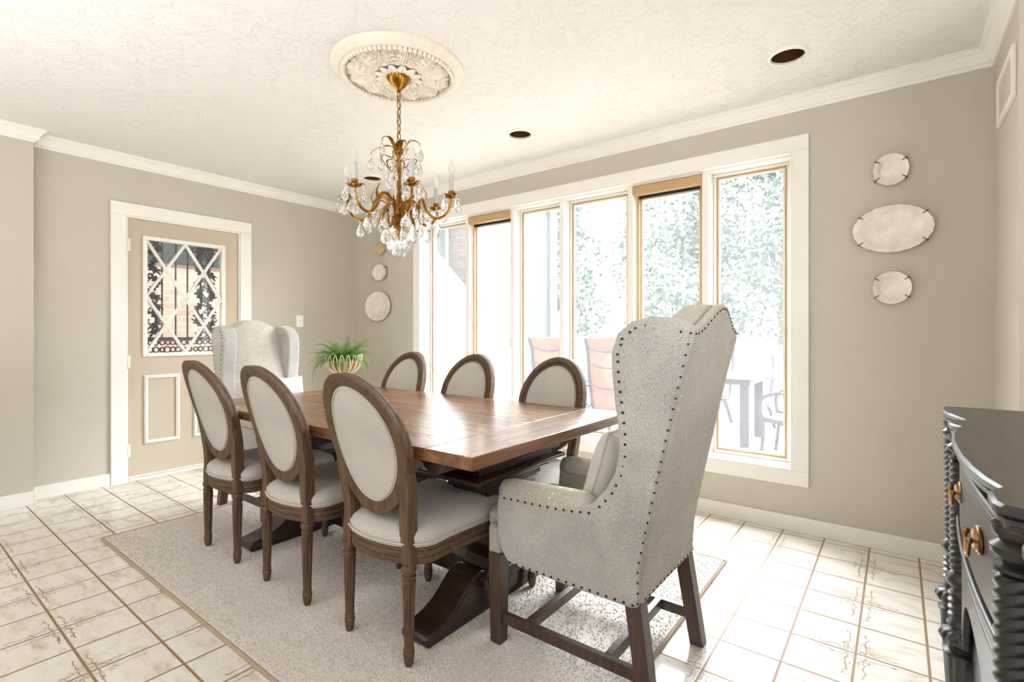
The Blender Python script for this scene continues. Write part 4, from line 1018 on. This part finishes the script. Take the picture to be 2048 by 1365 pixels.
def patio_chair():
    t = thing('patio_chair', '', 'patio chair')
    bp = [(0, .27, .40), (0, .05, .38), (0, -.17, .36), (0, -.24, .55), (0, -.30, .80), (0, -.33, 1.02), (0, -.40, 1.19)]
    P = smoothpath(bp, 6)
    for nm, pr in (('seat_sling', P[:13]), ('back_sling', P[12:])):
        m = MB(); m.strip(pr, (1, 0, 0), .50, .006); m.build(nm, 'sling', t)
    for s_ in (-1, 1):
        m = MB(); m.strip([p+Vector((s_*.265, 0, 0)) for p in P], (1, 0, 0), .025, .045); m.build('side_rail', 'patiometal', t)
        MB().strip(smoothpath([(s_*.29, -.28, .64), (s_*.29, -.05, .67), (s_*.29, .2, .65), (s_*.29, .30, .55), (s_*.28, .27, .3), (s_*.28, .30, 0)], 6), (1, 0, 0), .035, .03).build('arm_leg', 'patiometal', t)
        MB().strip(smoothpath([(s_*.28, .20, .40), (s_*.28, -.10, .30), (s_*.28, -.32, 0)], 6), (1, 0, 0), .035, .04).build('leg', 'patiometal', t)
    for z, y in ((.62, -.262), (.86, -.312), (1.04, -.34)):
        MB().tube(smoothpath([(-.26, y-.02, z+.04), (-.1, y-.05, z), (.1, y-.05, z), (.26, y-.02, z+.04)], 5), .008, 6).build('back_brace', 'patiometal', t)
    return t
pc = patio_chair()
spots = [((1.46, 2.0, -.10), 0.05, 'orange sling patio chair seen through the third window from the left'), ((2.16, 2.1, -.10), .05, 'orange sling patio chair seen left of the foreground wing chair'),
         ((3.10, 3.75, -.10), pi-.15, 'orange sling patio chair standing behind the patio table'), ((3.95, 2.35, -.10), 1.5, 'orange sling patio chair seen low in the rightmost window')]
for i, (l_, rz_, lab) in enumerate(spots):
    if i == 0: pc.location = l_; pc.rotation_euler = (0, 0, rz_); pc['label'] = lab; pc['group'] = 'patio chairs on the deck'
    else: copy_tree(pc, None, l_, rz_, lab)
pt = thing('patio_table', 'pale topped square patio table outside the rightmost window', 'patio table', (3.0, 2.95, -.10))
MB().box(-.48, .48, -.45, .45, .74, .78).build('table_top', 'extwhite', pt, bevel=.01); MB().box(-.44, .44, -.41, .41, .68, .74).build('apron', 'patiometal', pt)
for a in (-.38, .38):
    for b in (-.35, .35): MB().box(a-.045, a+.045, b-.045, b+.045, 0, .68).build('leg', 'patiometal', pt)
# house wing
hw_ = thing('house_wing', 'pale green sided house wing with brick chimney seen through the left windows', 'house', (0, 0, -.5))
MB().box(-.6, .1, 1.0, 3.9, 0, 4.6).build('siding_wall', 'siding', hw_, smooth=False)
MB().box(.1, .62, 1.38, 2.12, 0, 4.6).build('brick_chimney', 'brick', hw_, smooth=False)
MB().box(.08, .13, 3.82, 3.92, 0, 4.6).build('corner_board', 'extwhite', hw_)
MB().tube([(.16, 3.72, 0), (.16, 3.72, 4.4)], .035, 8).build('downspout', 'extwhite', hw_)
ww_ = MB(); frame_x(ww_, .98, 1.34, 2.45, 3.6, .04, .1, .12); ww_.build('window_frame', 'extwhite', hw_)
stp = thing('white_sloped_panel', 'white sloping panel outside the leftmost windows', 'stair', (0, 0, -.1))
MB().prism([(.32, 0), (2.85, 0), (2.85, .2), (.32, 2.12)], lambda u, v, dd: (.80+dd, u, v), 0, .12).build('sloped_face', 'panelwhite', stp, smooth=False)  # solid white panel built along a pale sloping diagonal
# brick porch outside the lattice door
pw = thing('porch_wall', 'brick and siding porch wall seen through the door lattice', 'wall', (-1.6, -1.2, -.1))
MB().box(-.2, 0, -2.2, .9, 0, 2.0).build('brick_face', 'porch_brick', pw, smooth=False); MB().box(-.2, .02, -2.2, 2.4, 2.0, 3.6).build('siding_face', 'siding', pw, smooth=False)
pr_ = thing('porch_shade_slab', 'added slab shading the brick wall outside the lattice door', 'shade slab', (-1.0, -1.5, 2.55)); MB().box(-.1, .79, -2.2, 2.0, 0, .15).build('slab', 'extwhite', pr_)  # unseen slab added to keep sky light off the brick
struct(MB().box(-14, -.2, -9, .2, -.3, -.1).build('porch_slab', 'extwhite', smooth=False))
# trees
def tree(name, x, y, h, rad, lab, mat, seed):
    rr = random.Random(seed); t = thing(name, lab, 'tree', (x, y, -.5), 0, 'trees beyond the deck')
    MB().tube([(0, 0, 0), (.05, 0, h*.3), (-.04, .03, h*.65), (0, 0, h*.85)], [.16, .12, .09, .03], 8).build('trunk', 'bark', t)
    m = MB(); blobs = [(rr.uniform(-.6, .6)*rad, rr.uniform(-.6, .6)*rad, h*rr.uniform(.25, .95), rad*rr.uniform(.35, .6)) for _ in range(14)]
    for bx_, by_, bz_, br_ in blobs:
        for k in range(420):
            d_ = Vector((rr.gauss(0, 1), rr.gauss(0, 1), rr.gauss(0, 1))).normalized()*br_*rr.uniform(.6, 1.05); p = Vector((bx_, by_, bz_))+d_
            s1 = Vector((rr.gauss(0, 1), rr.gauss(0, 1), rr.gauss(0, 1))).normalized(); s2 = s1.orthogonal().normalized(); q = rr.uniform(.06, .14)
            m.quad(p-s1*q, p-s2*q*.6, p+s1*q, p+s2*q*.6)
    tag(m.build('foliage', mat, t, smooth=False), kind='stuff')
TL = [('leafy_tree', -5.2, 11.5, 7, 2.0, 'leafy green tree left of the others beyond the house wing'), ('leafy_tree', -1.2, 14.6, 8, 2.1, 'broad green tree seen through the third window'),
      ('leafy_tree', .9, 19.5, 9, 2.6, 'big tree standing furthest back behind the others'), ('leafy_tree', 2.6, 13.6, 8.4, 2.1, 'tall dense tree seen through the fifth window'),
      ('pale_tree', -.1, 9.9, 3.4, 1.1, 'small pale tree in front of the bigger trees'), ('leafy_tree', 6.2, 13.0, 7.5, 2.0, 'spreading green tree seen through the rightmost window'), ('leafy_tree', 4.9, 19.0, 9, 2.4, 'tall green tree behind and between the two right trees'),
      ('leafy_tree', -3.4, 19, 9, 2.6, 'dark tree at the back left above the house wing'), ('leafy_tree', 9.6, 17, 9, 2.6, 'green tree farthest to the right beyond the deck')]
for i, a in enumerate(TL): tree(a[0], a[1], a[2], a[3], a[4], a[5], 'leaf2' if a[0] == 'pale_tree' else 'leaf', i+1)
